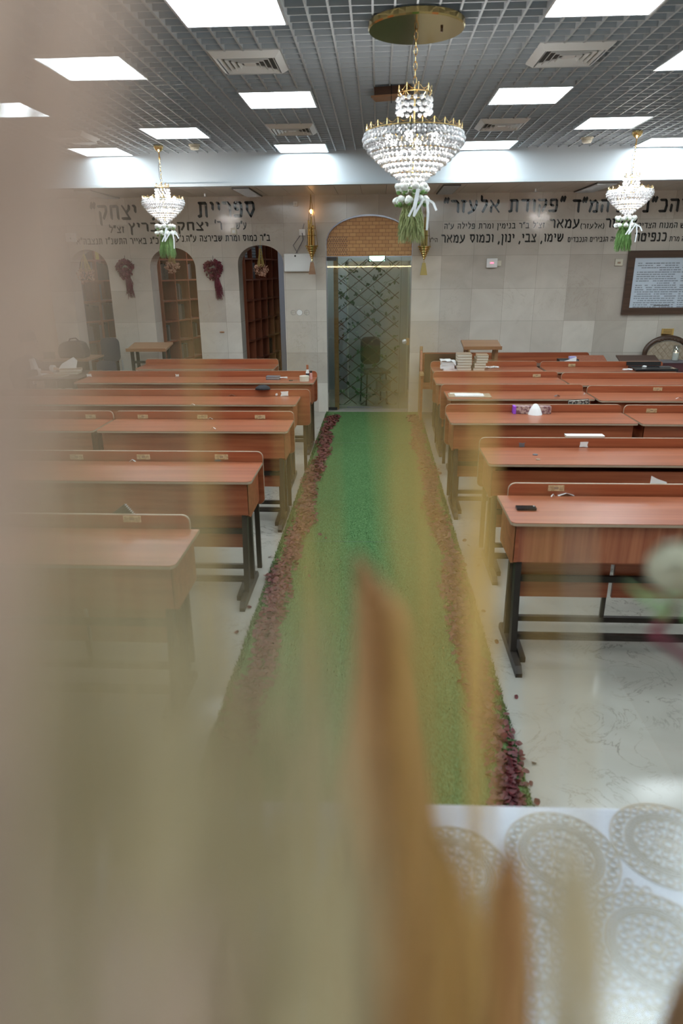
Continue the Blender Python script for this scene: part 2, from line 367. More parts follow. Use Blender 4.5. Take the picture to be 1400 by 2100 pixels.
def diffuser():
    t = thing('air_vent', 'x', 'air vent', group='square air vents in the grid ceiling')
    def ring(b, s, wd, z0, z1):
        for sx, sy in ((1, 0), (-1, 0), (0, 1), (0, -1)):
            if sx: pts = [(sx*s, -s), (sx*s, s), (sx*(s-wd), s-wd), (sx*(s-wd), -s+wd)]
            else: pts = [(-s, sy*s), (s, sy*s), (s-wd, sy*(s-wd)), (-s+wd, sy*(s-wd))]
            v = [(p[0], p[1], z0 if i < 2 else z1) for i, p in enumerate(pts)]+[(p[0], p[1], (z0 if i < 2 else z1)+.006) for i, p in enumerate(pts)]
            b.add(v, [(0, 1, 2, 3), (7, 6, 5, 4), (0, 4, 5, 1), (1, 5, 6, 2), (2, 6, 7, 3), (3, 7, 4, 0)])
    b = MB(); ring(b, .215, .04, .0, -.03); b.build('frame', M['metalwhite'], t)
    b = MB()
    for s in (.165, .132, .099, .066): ring(b, s, .013, -.028, -.012)
    b.box(-.035, .035, -.035, .035, -.02, -.012); b.build('louvres', M['metalwhite'], t)
    MB().box(-.18, .18, -.18, .18, -.004, .0).build('gap_shade_plate', M['darkgrille'], t)  # dark plate stands in for the shade in the gaps between louvres
    return t
V0 = diffuser(); first = True
for x, y, lb in ((-.80, 4.83, 'white square air vent right below the top left light panel'), (-.80, 7.0, 'white square air vent left side, nearer the beam'),
  (1.13, 4.83, 'white square air vent right of the large chandelier, nearest the camera'), (1.09, 6.95, 'white square air vent right side, nearer the beam'), (-2.95, 7.15, 'white square air vent at far left behind the plume')):
    o = V0 if first else copy_tree(V0); first = False; o.location = (x, y, CZ+.002); o['label'] = lb
for x, y, lb in ((-1.9, 7.75, 'cream round smoke detector right of the left small chandelier'), (2.07, 7.75, 'cream round smoke detector left of the right small chandelier')):
    t = thing('smoke_detector', lb, 'smoke detector', (x, y, CZ), group='smoke detectors')
    MB().lathe([(.05, 0), (.05, -.03), (.04, -.045)], 16).build('body', M['ivory'], t); MB().lathe([(.062, .004), (.062, -.008)], 16).build('base', M['ivory'], t)
p = at_z(170, 290, CZ)
solo('ceiling_speaker', MB().lathe([(.13, .004), (.13, -.01), (.11, -.014)], 20), M['metalwhite'], 'round white ceiling speaker at far left beside the beam lights', 'speaker', p)
# brown box hanging in the grid
t = thing('wall_speaker', 'small brown wooden speaker box hanging under the grid behind the chandelier chain', 'speaker', (.10, 5.55, CZ))
T = Matrix.Rotation(math.radians(-14), 4, 'Z')
MB().box(-.13, .13, -.06, .06, -.055, -.002, T).build('case', M['walnut'], t)
MB().box(-.15, .13, -.075, .07, -.068, -.055, T).build('base_board', M['desklight'], t)
MB().tube([(-.02, -.07, -.11), (-.02, -.07, .02)], .003).build('bolt', M['black'], t)
for u, v, lb in ((420, 397, 'small sprinkler head in the low ceiling over the left lettering'), (1098, 387, 'small sprinkler head in the low ceiling over the right lettering')):
    p = at_z(u, v, LZ); t = thing('sprinkler', lb, 'sprinkler', (p.x, min(p.y, 9.2), LZ), group='sprinklers')
    MB().lathe([(.012, 0), (.012, -.03), (.03, -.032), (.03, -.036)], 10).build('head', M['alu'], t)

# ------------------------------------------------------------------ chandeliers with hanging garlands
def crystal_mesh(r):
    bm = bmesh.new(); bmesh.ops.create_icosphere(bm, subdivisions=1, radius=r); return bm
CRME = {}
def crystal_data(r):
    if r not in CRME:
        bm = crystal_mesh(r); me = bpy.data.meshes.new('crystal'); bm.to_mesh(me); bm.free(); me.materials.append(M['crystal']); CRME[r] = me
    return CRME[r]
def crown(b, rr, z, n, h=.035):
    b.tube([(rr*math.cos(a*2*PI/40), rr*math.sin(a*2*PI/40), z) for a in range(40)], .003, 5, closed=True)
    for i in range(n):
        a0, a1 = 2*PI*i/n, 2*PI*(i+1)/n
        pts = []
        for k in range(7):
            a = a0+(a1-a0)*k/6; q = abs(k/3-1); pts.append((rr*math.cos(a), rr*math.sin(a), z+.008+h*.75*q**1.6))
        b.tube(pts, .0016, 4)
        b.tube([(rr*math.cos(a0), rr*math.sin(a0), z), (rr*math.cos(a0), rr*math.sin(a0), z+h)], .0017, 4)
def chandelier(x, y, label, sc, ztop, zbot, zcrown, mount, indiv, name_part_r):
    t = thing('crystal_chandelier', label, 'chandelier', (x, y, 0), group='crystal chandeliers')
    R0 = .265*sc; H = ztop-zbot
    beads = []
    cr = .0135 if sc > .9 else .0125
    tiers = [(R0*a_, ztop-b_) for a_, b_ in ((.99, .012), (1.02, .036), (1.0, .060), (.91, .070), (.92, .093), (.84, .113), (.76, .137), (.66, .161), (.55, .185), (.44, .209), (.32, .232), (.21, .254), (.12, .272))]
    k = H/.285
    for j, (rr, z) in enumerate(tiers):
        z = ztop-(ztop-z)*k; n = max(5, int(2*PI*rr/(cr*1.95)))
        for i in range(n):
            a = 2*PI*(i+.5*(j % 2))/n; beads.append((rr*math.cos(a), rr*math.sin(a), z))
    for j in range(3):
        rr = R0*.34; z = zcrown-.03-.028*j; n = int(2*PI*rr/(cr*2.6))
        for i in range(n): beads.append((rr*math.cos(2*PI*(i+.5*j)/n), rr*math.sin(2*PI*(i+.5*j)/n), z))
    beads.sort(key=lambda q: q[1]-.02*abs(q[0]))
    for q in beads[:indiv]:
        o = bpy.data.objects.new('crystal', crystal_data(cr)); COL.objects.link(o); o.parent = t; o.location = q; o.rotation_euler = (R.random()*3, R.random()*3, 0)
    b = MB(); src = bmesh.new(); bmesh.ops.create_icosphere(src, subdivisions=1, radius=cr)
    sv = [v.co.copy() for v in src.verts]; sf = [[v.index for v in f.verts] for f in src.faces]; src.free()
    for q in beads[indiv:]:
        T = Matrix.Rotation(R.random()*3, 3, 'X')
        b.add([T @ v+Vector(q) for v in sv], sf)
    tag(b.build('crystals', M['crystal'], t), kind='stuff')
    b = MB(); crown(b, R0*.985, ztop+.005, int(26 if sc > .9 else 18), .032*sc)
    for zz, f in ((ztop-.1*k, .86), (ztop-.165*k, .66), (ztop-.215*k, .44)):
        b.tube([(R0*f*math.cos(a*2*PI/32), R0*f*math.sin(a*2*PI/32), zz) for a in range(32)], .004, 5, closed=True)
    for i in range(6):
        a = 2*PI*i/6+.3; b.tube([(0, 0, ztop-.03), (R0*.5*math.cos(a), R0*.5*math.sin(a), ztop-.015)], .005, 5)
    b.build('tier_frame', M['gold'], t)
    b = MB(); crown(b, R0*.34, zcrown, 9, .03*sc+.008); b.build('crown', M['gold'], t)
    MB().tube([(0, 0, zbot), (0, 0, zcrown)], .006 if sc > .9 else .005, 8).build('stem', M['gold'], t)
    for i in range(6):
        a = 2*PI*i/6+.3
        MB().ball((R0*.55*math.cos(a), R0*.55*math.sin(a), ztop-(.035 if sc > .9 else -.008)), .02, 10, 6, (1, 1, 1.2)).build('bulb', M['bulb'], t, smooth=True)
    for i in range(4):
        a = PI/2*i; MB().ball((R0*.3*math.cos(a), R0*.3*math.sin(a), ztop-.12*k), .016, 8, 5).build('bulb', M['bulb'], t, smooth=True)  # lower ring of bulbs added so all crystals are lit from inside
    # chain
    b = MB(); ztopc = {'disc': 3.077, 'cup': 2.98}[mount]; z = zcrown+.01; i = 0; L = .034
    while z < ztopc:
        c = Vector((0, 0, z+L*.5)); ax = Vector((1, 0, 0)) if i % 2 else Vector((0, 1, 0))
        b.tube([c+ax*.009*math.cos(q*2*PI/10)+Vector((0, 0, L*.62*math.sin(q*2*PI/10))) for q in range(10)], .002, 4, closed=True); z += L; i += 1
    b.build('chain', M['gold'], t)
    MB().tube([(.0, 0, zcrown+.02), (-.018, 0, (zcrown+ztopc)/2-.03), (-.02, .004, (zcrown+ztopc)/2+.06), (0, 0, ztopc)], .0025, 5).build('cable', M['bookc'], t)
    if mount == 'disc':
        MB().lathe([(.001, CZ-.001), (.246, CZ-.001), (.252, CZ-.006), (.252, CZ-.03), (.246, CZ-.037), (0.001, CZ-.038)], 48).build('ceiling_disc', M['brassd'], t, smooth=False)
        MB().lathe([(.006, CZ-.036), (.007, CZ-.052), (.003, CZ-.054)], 10, (.13, -.02, 0)).build('knob', M['walnut'], t)
    else:
        MB().lathe([(.048, CZ), (.05, CZ-.018), (.035, CZ-.045), (.012, CZ-.06), (.006, CZ-.07), (.006, 2.975)], 20).build('ceiling_cup', M['gold'], t, smooth=True)
    return t
CH = [(.186, 4.19, 1.0, 2.605, 2.335, 2.79, 'disc', 100, 'large crystal chandelier hanging from a brass ceiling disc over the aisle'),
      (-2.276, 7.75, .80, 2.605, 2.365, 2.73, 'cup', 60, 'small crystal chandelier over the left desks'),
      (2.448, 7.42, .78, 2.605, 2.375, 2.725, 'cup', 60, 'small crystal chandelier over the right desks')]
for x, y, sc, zt, zb, zc, mt, nb, lb in CH: chandelier(x, y, lb, sc, zt, zb, zc, mt, nb, 0)
def garland(x, y, z, label, sc, tailz, bow, m):
    t = thing('hanging_garland', label, 'garland', (x, y, z), group='garlands under the chandeliers')
    for ring, (dz, rr, n) in enumerate(((-.02, .075*sc, 9), (-.085, .08*sc, 9))):
        for i in range(n):
            a = 2*PI*i/n+ring*.3; fx, fy = rr*math.cos(a), rr*math.sin(a)
            b = MB()
            for k in range(6): b.ball((fx+R.uniform(-.012, .012), fy+R.uniform(-.012, .012), dz+R.uniform(-.008, .012)), .014*sc+.003, 6, 4)
            f = b.build('white_flower', M['flowerw'], t, smooth=True)
            MB().ball((fx*1.02, fy*1.02, dz-.018), .014, 6, 4, (1, 1, .8)).build('calyx', M['green'], f)
        MB().tube([(rr*math.cos(a*PI/8), rr*math.sin(a*PI/8), dz-.004) for a in range(16)], .004, 4, closed=True).build('hoop', M['green'], t)
    b = MB()
    for i in range(420):
        a = R.uniform(0, 2*PI); r0 = .035*sc*R.random()**.5; r1 = .078*sc*R.random()**.35
        zz = tailz*R.uniform(.7, 1.0); P = [(r0*math.cos(a), r0*math.sin(a), -.06)]
        for k in range(1, 6):
            f = k/5; P.append(((r0+(r1-r0)*f**.7)*math.cos(a)+R.uniform(-.009, .009), (r0+(r1-r0)*f**.7)*math.sin(a)+R.uniform(-.009, .009), -.06+(zz+.06)*f))
        b.tube(P, [.0016, .0022, .0026, .0026, .002, .001], 3)
    tag(b.build('hanging_sprigs', m, t), kind='stuff')
    b = MB(); bx = bow*.09*sc
    for pts in (((bx*.3, -.09, -.03), (bx*.1, -.1, -.12), (-bx*.2, -.1, -.17)), ((bx*.4, -.09, -.03), (bx*.1, -.1, -.17), (bx*.7, -.1, -.08)), ((bx*.9, -.07, -.08), (bx*1.0, -.08, -.15), (bx*.95, -.08, -.24)), ((bx*.9, -.07, -.08), (bx*1.3, -.07, -.1), (bx*1.5, -.08, -.14))):
        P = [Vector(p) for p in pts]
        for p, q in zip(P, P[1:]): b.bar(p, q, .012, .003, (0, 1, 0))
    b.build('ribbon', M['ribbon'], t)
    for i in range(3):
        a = i*2.1+.4; MB().tube([(.07*sc*math.cos(a), .07*sc*math.sin(a), -.02), (.03*sc*math.cos(a), .03*sc*math.sin(a), .05)], .0012, 4).build('thread', M['ribbon'], t)
garland(.183, 4.19, 2.35, 'white flower hoops with pale trailing greenery hung under the large chandelier', 1.0, -.31, 1, M['greenpale'])
garland(-2.276, 7.75, 2.36, 'white flower hoops with trailing greenery hung under the left small chandelier', 1.15, -.34, 1, M['green'])
garland(2.44, 7.42, 2.37, 'white flower hoops with bright green sprigs hung under the right small chandelier', 1.05, -.33, 1, M['green'])

# ------------------------------------------------------------------ lettering on the wall (broad-nib square script)
GL = {
'א': (.8, [[(.1, .9), (.7, .08)], [(.66, .92), (.64, .72), (.48, .48)], [(.3, .62), (.14, .4), (.13, .08)]]),
'ב': (.74, [[(.12, .9), (.54, .9), (.56, .1)], [(.06, .08), (.7, .08)]]),
'ג': (.5, [[(.18, .9), (.34, .9), (.36, .4), (.42, .08)], [(.36, .3), (.1, .08)]]),
'ד': (.68, [[(.08, .9), (.64, .9)], [(.52, .9), (.52, .08)]]),
'ה': (.74, [[(.08, .9), (.6, .9), (.6, .08)], [(.17, .55), (.14, .08)]]),
'ו': (.36, [[(.1, .9), (.24, .88), (.23, .08)]]),
'ז': (.42, [[(.06, .9), (.34, .88)], [(.22, .88), (.19, .08)]]),
'ח': (.76, [[(.14, .08), (.15, .9), (.62, .9), (.62, .08)]]),
'ט': (.76, [[(.24, .9), (.12, .8), (.14, .08), (.6, .08), (.63, .8), (.44, .9), (.4, .7)]]),
'י': (.34, [[(.08, .9), (.22, .88), (.2, .52)]]),
'כ': (.66, [[(.12, .9), (.5, .9), (.57, .5), (.5, .08), (.1, .08)]]),
'ל': (.62, [[(.13, 1.25), (.14, .9), (.52, .9), (.5, .6), (.24, .08)]]),
'מ': (.8, [[(.1, .9), (.24, .6), (.11, .08)], [(.24, .72), (.5, .9), (.66, .75), (.66, .08), (.4, .08)]]),
'ם': (.74, [[(.08, .9), (.6, .9), (.6, .08), (.16, .08), (.16, .9)]]),
'נ': (.5, [[(.14, .9), (.34, .9), (.36, .08), (.06, .08)]]),
'ן': (.36, [[(.1, .9), (.24, .88), (.21, -.3)]]),
'ס': (.74, [[(.06, .9), (.6, .9), (.64, .5), (.4, .06), (.17, .45), (.18, .9)]]),
'ע': (.76, [[(.14, .9), (.22, .6), (.4, .2)], [(.62, .9), (.62, .6), (.44, .2), (.06, -.02)]]),
'פ': (.72, [[(.34, .5), (.16, .52), (.14, .9), (.56, .9), (.6, .5), (.54, .08), (.08, .08)]]),
'צ': (.72, [[(.12, .9), (.58, .1)], [(.6, .08), (.06, .08)], [(.6, .92), (.58, .7), (.38, .48)]]),
'ץ': (.68, [[(.12, .9), (.3, .5), (.29, -.3)], [(.56, .92), (.54, .7), (.3, .42)]]),
'ק': (.72, [[(.06, .9), (.6, .9), (.6, .55), (.38, .1)], [(.16, .52), (.16, -.3)]]),
'ר': (.66, [[(.06, .9), (.46, .9), (.55, .78), (.55, .08)]]),
'ש': (.9, [[(.12, .9), (.2, .1), (.52, .1), (.77, .5), (.78, .9)], [(.44, .9), (.44, .6), (.22, .32)]]),
'ת': (.78, [[(.12, .9), (.62, .9), (.62, .08)], [(.23, .88), (.22, .12), (.06, .08)]]),
'"': (.42, [[(.14, 1.12), (.06, .8)], [(.34, 1.12), (.26, .8)]]), "'": (.24, [[(.14, 1.12), (.08, .8)]]),
',': (.28, [[(.14, .08), (.05, -.2)]]), '.': (.2, [[(.1, .06), (.1, .04)]]),
'(': (.3, [[(.08, 1.05), (.2, .7), (.2, .3), (.08, -.05)]]), ')': (.3, [[(.22, 1.05), (.1, .7), (.1, .3), (.22, -.05)]]), ' ': (.42, [])}
def hull(pts):
    pts = sorted(set((round(a, 5), round(c, 5)) for a, c in pts))
    def half(it):
        h = []
        for p in it:
            while len(h) > 1 and (h[-1][0]-h[-2][0])*(p[1]-h[-2][1])-(h[-1][1]-h[-2][1])*(p[0]-h[-2][0]) <= 0: h.pop()
            h.append(p)
        return h
    a = half(pts); c = half(pts[::-1]); return a[:-1]+c[:-1]
def word(parent, s, u0, u1, vb, ht, thin=1.0):
    """s reads right to left between pixel columns u0..u1; vb baseline row, ht letter height in metres; built in wall coordinates"""
    a, c = at_y(u0, vb, WY), at_y(u1, vb, WY); z = (a.z+c.z)/2; X0, X1 = a.x, c.x
    seq = list(s[::-1]); gap = .1; tot = sum(GL[ch][0]+gap for ch in seq)-gap; sx = (X1-X0)/tot
    nib = [(-.085*thin, .03), (-.02*thin, .095*thin), (.085*thin, -.03), (.02*thin, -.095*thin)]
    b = MB(); x = 0; n = 0
    for ch in seq:
        if ch == ' ' and n: b.build('word', M['letter'], parent); b = MB(); n = 0
        wd, st = GL[ch]
        for pl in st:
            for p, q in zip(pl, pl[1:]):
                h = hull([(p[0]+n0, p[1]+n1) for n0, n1 in nib]+[(q[0]+n0, q[1]+n1) for n0, n1 in nib])
                b.prism([(X0+(x+hx)*sx, z+hy*ht) for hx, hy in h], WY-.007, WY+.001, 'y'); n += 1
        x += wd+gap
    return b.build('word', M['letter'], parent)
def line(label, words):
    t = thing('wall_lettering', label, 'lettering', (0, 0, 0), group='black letters on the stone wall')
    for wd in words: word(t, *wd)
line('large black Hebrew heading above the bookcase arches', [('ספריית', 406, 524, 446, .19), ('ת', 312, 328, 452, .17), ('יצחק"', 188, 283, 451, .18)])
line('middle line of black Hebrew lettering above the bookcase arches', [('ע"ש', 484, 506, 470, .085), ("ר'", 441, 456, 472, .11), ('יצחק', 364, 429, 473, .105), ('בוכריץ', 264, 352, 475, .11), ('זצ"ל', 225, 256, 478, .08)])
line('lowest line of small black Hebrew lettering just over the bookcase arches', [('ב"ר כמוס ומרת שבירצה ע"ה.נ\'ע', 361, 554, 495, .075), ('כ"ג באייר התשנ"ז תנצבה"א', 157, 326, 501, .075)])
line('large black Hebrew heading on the right wall', [('"פקודת אלעזר"', 909, 1158, 436, .155), ('ביהמ"ד', 1171, 1282, 436, .155), ('ביהכ"נ', 1316, 1428, 435, .155)])
line('middle line of black Hebrew lettering on the right wall', [("זצ'ל ב\"ר בנימין ומרת פלילה ע'ה", 910, 1116, 469, .065, .85), ('עמאר', 1126, 1187, 468, .11), ('(אלעזר)', 1189, 1238, 469, .06, .8), ('אלעזר', 1240, 1305, 467, .11), ('המנוח הצדיק', 1306, 1388, 468, .065, .85), ('ע"ש', 1393, 1420, 468, .065, .85)])
line('lowest line of black Hebrew lettering on the right wall', [('הי"ו', 880, 897, 497, .05, .8), ('שימו, צבי, ינון, וכמוס עמאר', 904, 1154, 497, .1), ('ע"י בניה הגבירים הנכבדים', 1163, 1291, 496, .06, .85), ('כנפיטה', 1299, 1365, 495, .105), ('מרת', 1371, 1392, 495, .06, .85), ('ע"ה', 1396, 1420, 495, .06, .85)])

# ------------------------------------------------------------------ library bookcases behind the arches
BD = Vector((.18, .984, 0)).normalized()
def bookcase(x, y, ang, ncol, nrow, cw, rh, label, m, depth=.28):
    """runs along local +x, open face towards local -y"""
    t = thing('bookcase', label, 'bookcase', (x, y, 0), ang, group='library bookcases')
    L = ncol*cw; H = nrow*rh+.1; b = MB()
    for i in range(ncol+1): b.box(i*cw-.01, i*cw+.01, 0, depth, 0, H)
    b.build('uprights', m, t)
    b = MB()
    for j in range(nrow+1): b.box(0, L, .003, depth, .08+j*rh-.01, .08+j*rh+.01)
    b.build('shelves', m, t)
    MB().box(0, L, depth, depth+.012, 0, H).build('back_panel', m, t); return t
angF = math.atan2(BD.y, BD.x)
def to_world(t, lx, ly, lz):
    a = t.rotation_euler[2]; return Vector((t.location.x+lx*math.cos(a)-ly*math.sin(a), t.location.y+lx*math.sin(a)+ly*math.cos(a), lz))
def put_book(t, lx, lz, wd, ht, dp, m, label, group, tilt=0, inset=.03):
    o = MB().box(-wd/2, wd/2, 0, dp, 0, ht, Matrix.Rotation(tilt, 4, 'Y')).build('book', m)
    o.location = to_world(t, lx, inset, lz); o.rotation_euler = (0, 0, t.rotation_euler[2])
    return tag(o, label, 'book', group)
A3 = bookcase(-1.84, 9.90, angF, 5, 8, .29, .28, 'tall cherry bookcase of empty cubbies behind the right arch', M['shelf'])
A3b = bookcase(-1.50, 11.55, 0, 3, 8, .17, .28, 'dark narrow bookcase at the far end behind the right arch', M['bookb'])
A2 = bookcase(-3.02, 9.86, angF-.15, 4, 8, .33, .28, 'tall cherry bookcase behind the middle arch', M['shelf'])
A1 = bookcase(-4.22, 9.86, angF-.3, 4, 8, .36, .28, 'tall dark bookcase filled with books behind the left arch', M['shelf'])
g = 'dark books on the shelves behind the left arch'
for j in range(8):
    for i in range(4):
        x = i*.36+.03
        while x < (i+1)*.36-.04 and R.random() < .93:
            wd = R.uniform(.028, .05); yel = (j == 7 and i in (1, 2))
            put_book(A1, x+wd/2, .09+j*.28, wd-.002, R.uniform(.2, .25), .2, M['booky'] if yel else R.choice([M['booka'], M['bookb'], M['booka'], M['bookc']]),
                     'yellow spined book on the top shelf behind the left arch' if yel else 'dark bound book standing on a shelf behind the left arch', 'yellow books behind the left arch' if yel else g); x += wd
for (i, j, k) in ((0, 6, 5), (1, 5, 4), (1, 4, 5), (2, 6, 3), (2, 3, 4), (0, 3, 3), (1, 2, 5), (3, 5, 3)):
    for q in range(k):
        wd = .034; put_book(A2, i*.33+.03+q*.037+wd/2, .09+j*.28, wd, .2+.01*(q % 3), .2, R.choice([M['booka'], M['bookb'], M['bookc']]), 'dark bound book standing in the middle arch bookcase', 'books in the middle arch bookcase')
for (i, j, k, mm) in ((0, 7, 3, 'books'), (1, 7, 4, 'books'), (2, 7, 4, 'books'), (1, 6, 3, 'bookc'), (0, 5, 1, 'bookc'), (3, 4, 2, 'bookb'), (0, 3, 1, 'bookc'), (0, 1, 1, 'pages'), (1, 1, 1, 'bookc'), (3, 2, 4, 'bookb')):
    for q in range(k):
        wd = .05 if mm == 'books' else .04
        put_book(A3, i*.29+.03+q*.055+wd/2, .09+j*.28, wd, .22, .2, M[mm], {'books': 'silver patterned book on the top shelf behind the right arch', 'bookc': 'grey book standing in a cubby behind the right arch', 'bookb': 'black book deep in a cubby behind the right arch', 'pages': 'pale book low in the first cubby column behind the right arch'}[mm], {'books': 'silver patterned books behind the right arch', 'bookc': 'grey books behind the right arch', 'bookb': 'black books behind the right arch'}.get(mm))
for j in range(8):
    for i in range(3):
        for q in range(3): put_book(A3b, i*.17+.03+q*.045+.02, .09+j*.28, .04, .21, .18, M['bookb'], 'black book on the dark far bookcase behind the right arch', 'books on the dark far bookcase')

# ------------------------------------------------------------------ glass door with carved lunette, trellis behind
d = thing('door_1', None, None, (-.122, 9.56, 0)); d['kind'] = 'structure'
MB().box(-.555, .555, 0, .012, .03, 2.045).build('glass_pane', M['doorglass'], d)
b = MB(); b.box(-.56, -.43, -.006, .02, 2.0, 2.048); b.box(-.56, -.44, -.006, .02, .012, .045); b.build('hinge_patch', M['black'], d)
t = MB().lathe([(.03, 0), (.034, .01), (.03, .03), (.012, .04)], 18, (.49, 0, .955), Matrix.Rotation(PI/2, 4, 'X')).build('door_knob', M['alu'], d)
MB().box(.515, .556, -.02, .03, .91, 1.0).build('lock_plate', M['oak'], t)
MB().box(.425, .43, .02, .03, .03, 2.04).build('glass_joint', M['darkgrille'], d)
MB().box(-.3, .2, -.008, .0, .04, .058).build('bottom_rail', M['darkgrille'], d)
pts = [(-.5575, 2.055)]+[( -.5575*math.cos(PI*i/24), 2.205+.335*math.sin(PI*i/24)**.9) for i in range(25)]+[(.5575, 2.055)]
ln = tag(MB().prism(pts, -.02, .03, 'y').build('carved_lunette', M['lunette']), 'arched carved wooden panel of stone block relief above the glass door', 'carved panel'); ln.location = (-.122, 9.55, 0)
b = MB()
for i in range(150):
    a = R.uniform(-.53, -.3); c = R.uniform(2.07, 2.28)
for rowi in range(9):
    for ci in range(9):
        xx = -.53+ci*.03+(rowi % 2)*.015; zz = 2.08+rowi*.026
        if xx < -.28: b.lathe([(.009, -.004), (.009, .004)], 6, (xx, -.021, zz), Matrix.Rotation(PI/2, 4, 'X'))
b.build('honeycomb_relief', M['desklight'], ln)
b = MB(); prev = None
for i in range(25):
    q = (-.55*math.cos(PI*i/24), -.022, 2.205+.33*math.sin(PI*i/24)**.9)
    if prev: b.bar(prev, q, .012, .008)
    prev = q
b.build('rim', M['desklight'], ln)
tr = thing('trellis', 'diamond wooden trellis standing behind the glass door', 'trellis', (-.135, 9.72, 0))
for sgn in (1, -1):
    b = MB(); s = -1.2
    while s < 3.4:
        # lines z = s + sgn*.78*x within |x|<.42, 0<z<2.05
        pa = []
        for k in range(0, 61):
            xq = -.42+.84*k/60; zq = s+sgn*.78*xq
            if .05 < zq < 2.03: pa.append((xq, zq))
        if len(pa) > 2: b.bar((pa[0][0], .006*sgn, pa[0][1]), (pa[-1][0], .006*sgn, pa[-1][1]), .004, .011)
        s += .19
    b.build('lattice_laths', M['walnut'], tr)
def leafquad(b, c, r, m3):
    v = [m3 @ Vector(p)*r+Vector(c) for p in ((0, 0, -1), (.55, .05, -.2), (.35, 0, .5), (0, -.1, .9), (-.35, 0, .5), (-.55, .05, -.2), (0, .12, 0))]
    b.add(v, [(6, i, (i+1) % 6) for i in range(6)])
def rotm(): return Quaternion((R.gauss(0, 1), R.gauss(0, 1), R.gauss(0, 1), R.gauss(0, 1))).normalized().to_matrix()
iv = thing('ivy_garland', 'dark green ivy leaves twined through the trellis behind the glass', 'ivy', (-.135, 9.70, 0))
b = MB()
for i in range(330):
    f = R.random(); s = R.choice([-.2, .15, .55, .9, 1.3, 1.7, 2.0]); sg = R.choice([1, -1]); xq = R.uniform(-.42, .42); zq = s+sg*.78*xq
    if not .1 < zq < 2.0: zq = R.uniform(.1, 2.0)
    if zq < 1.0 and R.random() < .35: continue
    leafquad(b, (xq, R.uniform(-.03, .0), zq), R.uniform(.022, .042), rotm())
tag(b.build('foliage', M['leafdark'], iv), kind='stuff')
b = MB()
for sg in (1, -1):
    for s in (.3, .9, 1.5): b.tube([(xq, -.008, max(.06, min(2.02, s+sg*.78*xq+.02*math.sin(xq*30)))) for xq in [-.42+.84*k/24 for k in range(25)]], .002, 4)
b.build('vine_stem', M['leafdark'], iv)
st = thing('frosted_screen', 'tall frosted grey screen standing behind the trellis', 'screen', (-.02, 10.6, 0))
MB().box(-.42, .46, 0, .03, .08, 1.95).build('panel', mat('frosted', (.36, .38, .43), .4), st)
b = MB(); b.box(-.44, -.42, -.01, .04, 0, 2.0); b.box(.46, .48, -.01, .04, 0, 2.0); b.box(-.44, .48, -.01, .04, 1.95, 2.0); b.build('frame', M['alu'], st)
jb = tag(MB().box(-.60, -.54, 9.66, 9.74, 0, 2.05).build('door_post', M['desklight']), 'brown wooden post standing behind the left edge of the glass door', 'post')
vd = thing('metal_chair', 'dark metal chair frame with small basket behind the glass door', 'chair', (-.05, 10.15, 0), .3)
b = MB()
for xx in (-.16, .16):
    for yy in (-.16, .16): b.tube([(xx, yy, 0), (xx*.9, yy*.9, .45)], .012)
b.build('legs', M['black'], vd)
MB().box(-.2, .2, -.2, .2, .45, .49).build('seat', M['black'], vd, bevel=.01)
MB().prism(rrect(-.15, .15, .55, .95, .08), .17, .2, 'y').build('backrest', M['black'], vd)
MB().box(.0, .2, -.2, -.1, .2, .36).build('basket', M['bookc'], vd)
# wall screen in the vestibule, lit
ts = thing('lit_notice', 'small bright cyan lit sign seen through the top of the glass door', 'sign', (-.02, 11.27, 2.0))
MB().box(-.13, .13, 0, .03, -.09, .09).build('case', M['black'], ts)
MB().box(-.12, .12, -.004, 0, -.08, .08).build('lit_face', mat('cyan_screen', (.3, .6, .6), .4, emit=(.45, 1, .95), es=1.6), ts)

# ------------------------------------------------------------------ things on the back wall
def brass_lamp(x, z0, label, lit, m):
    """z0: top of the stepped cone"""
    t = thing('hanging_lamp', label, 'lamp', (x, WY-.14, z0), group='brass hanging lamps beside the door')
    prof = []
    for k in range(6):
        r = .082-.0135*k; prof += [(r, -.028*k), (r+.002, -.028*k-.008), (r-.004, -.028*k-.02), (r-.012, -.028*k-.024)]
    MB().lathe(prof+[(.006, -.18)], 24).build('stepped_cone', M['brass'], t, smooth=False)
    for k in range(7):
        a = 2*PI*k/7; r = .038 if k else 0; h = (.34, .24, .27, .3, .2, .26, .22)[k]
        c = MB().tube([(r*math.cos(a), r*math.sin(a), 0), (r*math.cos(a), r*math.sin(a), h)], .012, 8).build('candle_tube', M['brass'] if lit else M['straw'], t)
    b = MB()
    for zz, rr in ((.12, .055), (.2, .05)): b.tube([(rr*math.cos(q*PI/8), rr*math.sin(q*PI/8), zz) for q in range(16)], .003, 4, closed=True)
    b.build('ring', M['brassd'], t)
    MB().ball((0, 0, .40), .014, 8, 6, (1, 1, 1.9)).build('flame_bulb', M['flame'] if lit else M['ivory'], t, smooth=True)
    for k in range(3):
        a = 2*PI*k/3+.4; ch = []
        b = MB(); b.tube([(.08*math.cos(a), .08*math.sin(a), 0), (.05*math.cos(a), .05*math.sin(a), .26), (.012*math.cos(a), .012*math.sin(a), .5), (0, 0, .6)], .0028, 4); b.build('chain', M['brassd'], t)
    MB().tube([(0, 0, -.18), (0, 0, -.22)], .004, 6).build('pin', M['brass'], t)
    MB().prism([(-.02, -.2), (.02, -.2), (.046, -.35), (-.046, -.35)], -.012, .012, 'y').build('tassel', m, t)
    return t
brass_lamp(-.855, 2.185, 'brass hanging lamp with a glowing bulb left of the glass door', True, M['desklight'])
brass_lamp(.585, 2.165, 'unlit brass hanging lamp right of the glass door beside the garland', False, M['straw'])
def heart(b, cx, sy, sx):
    pass
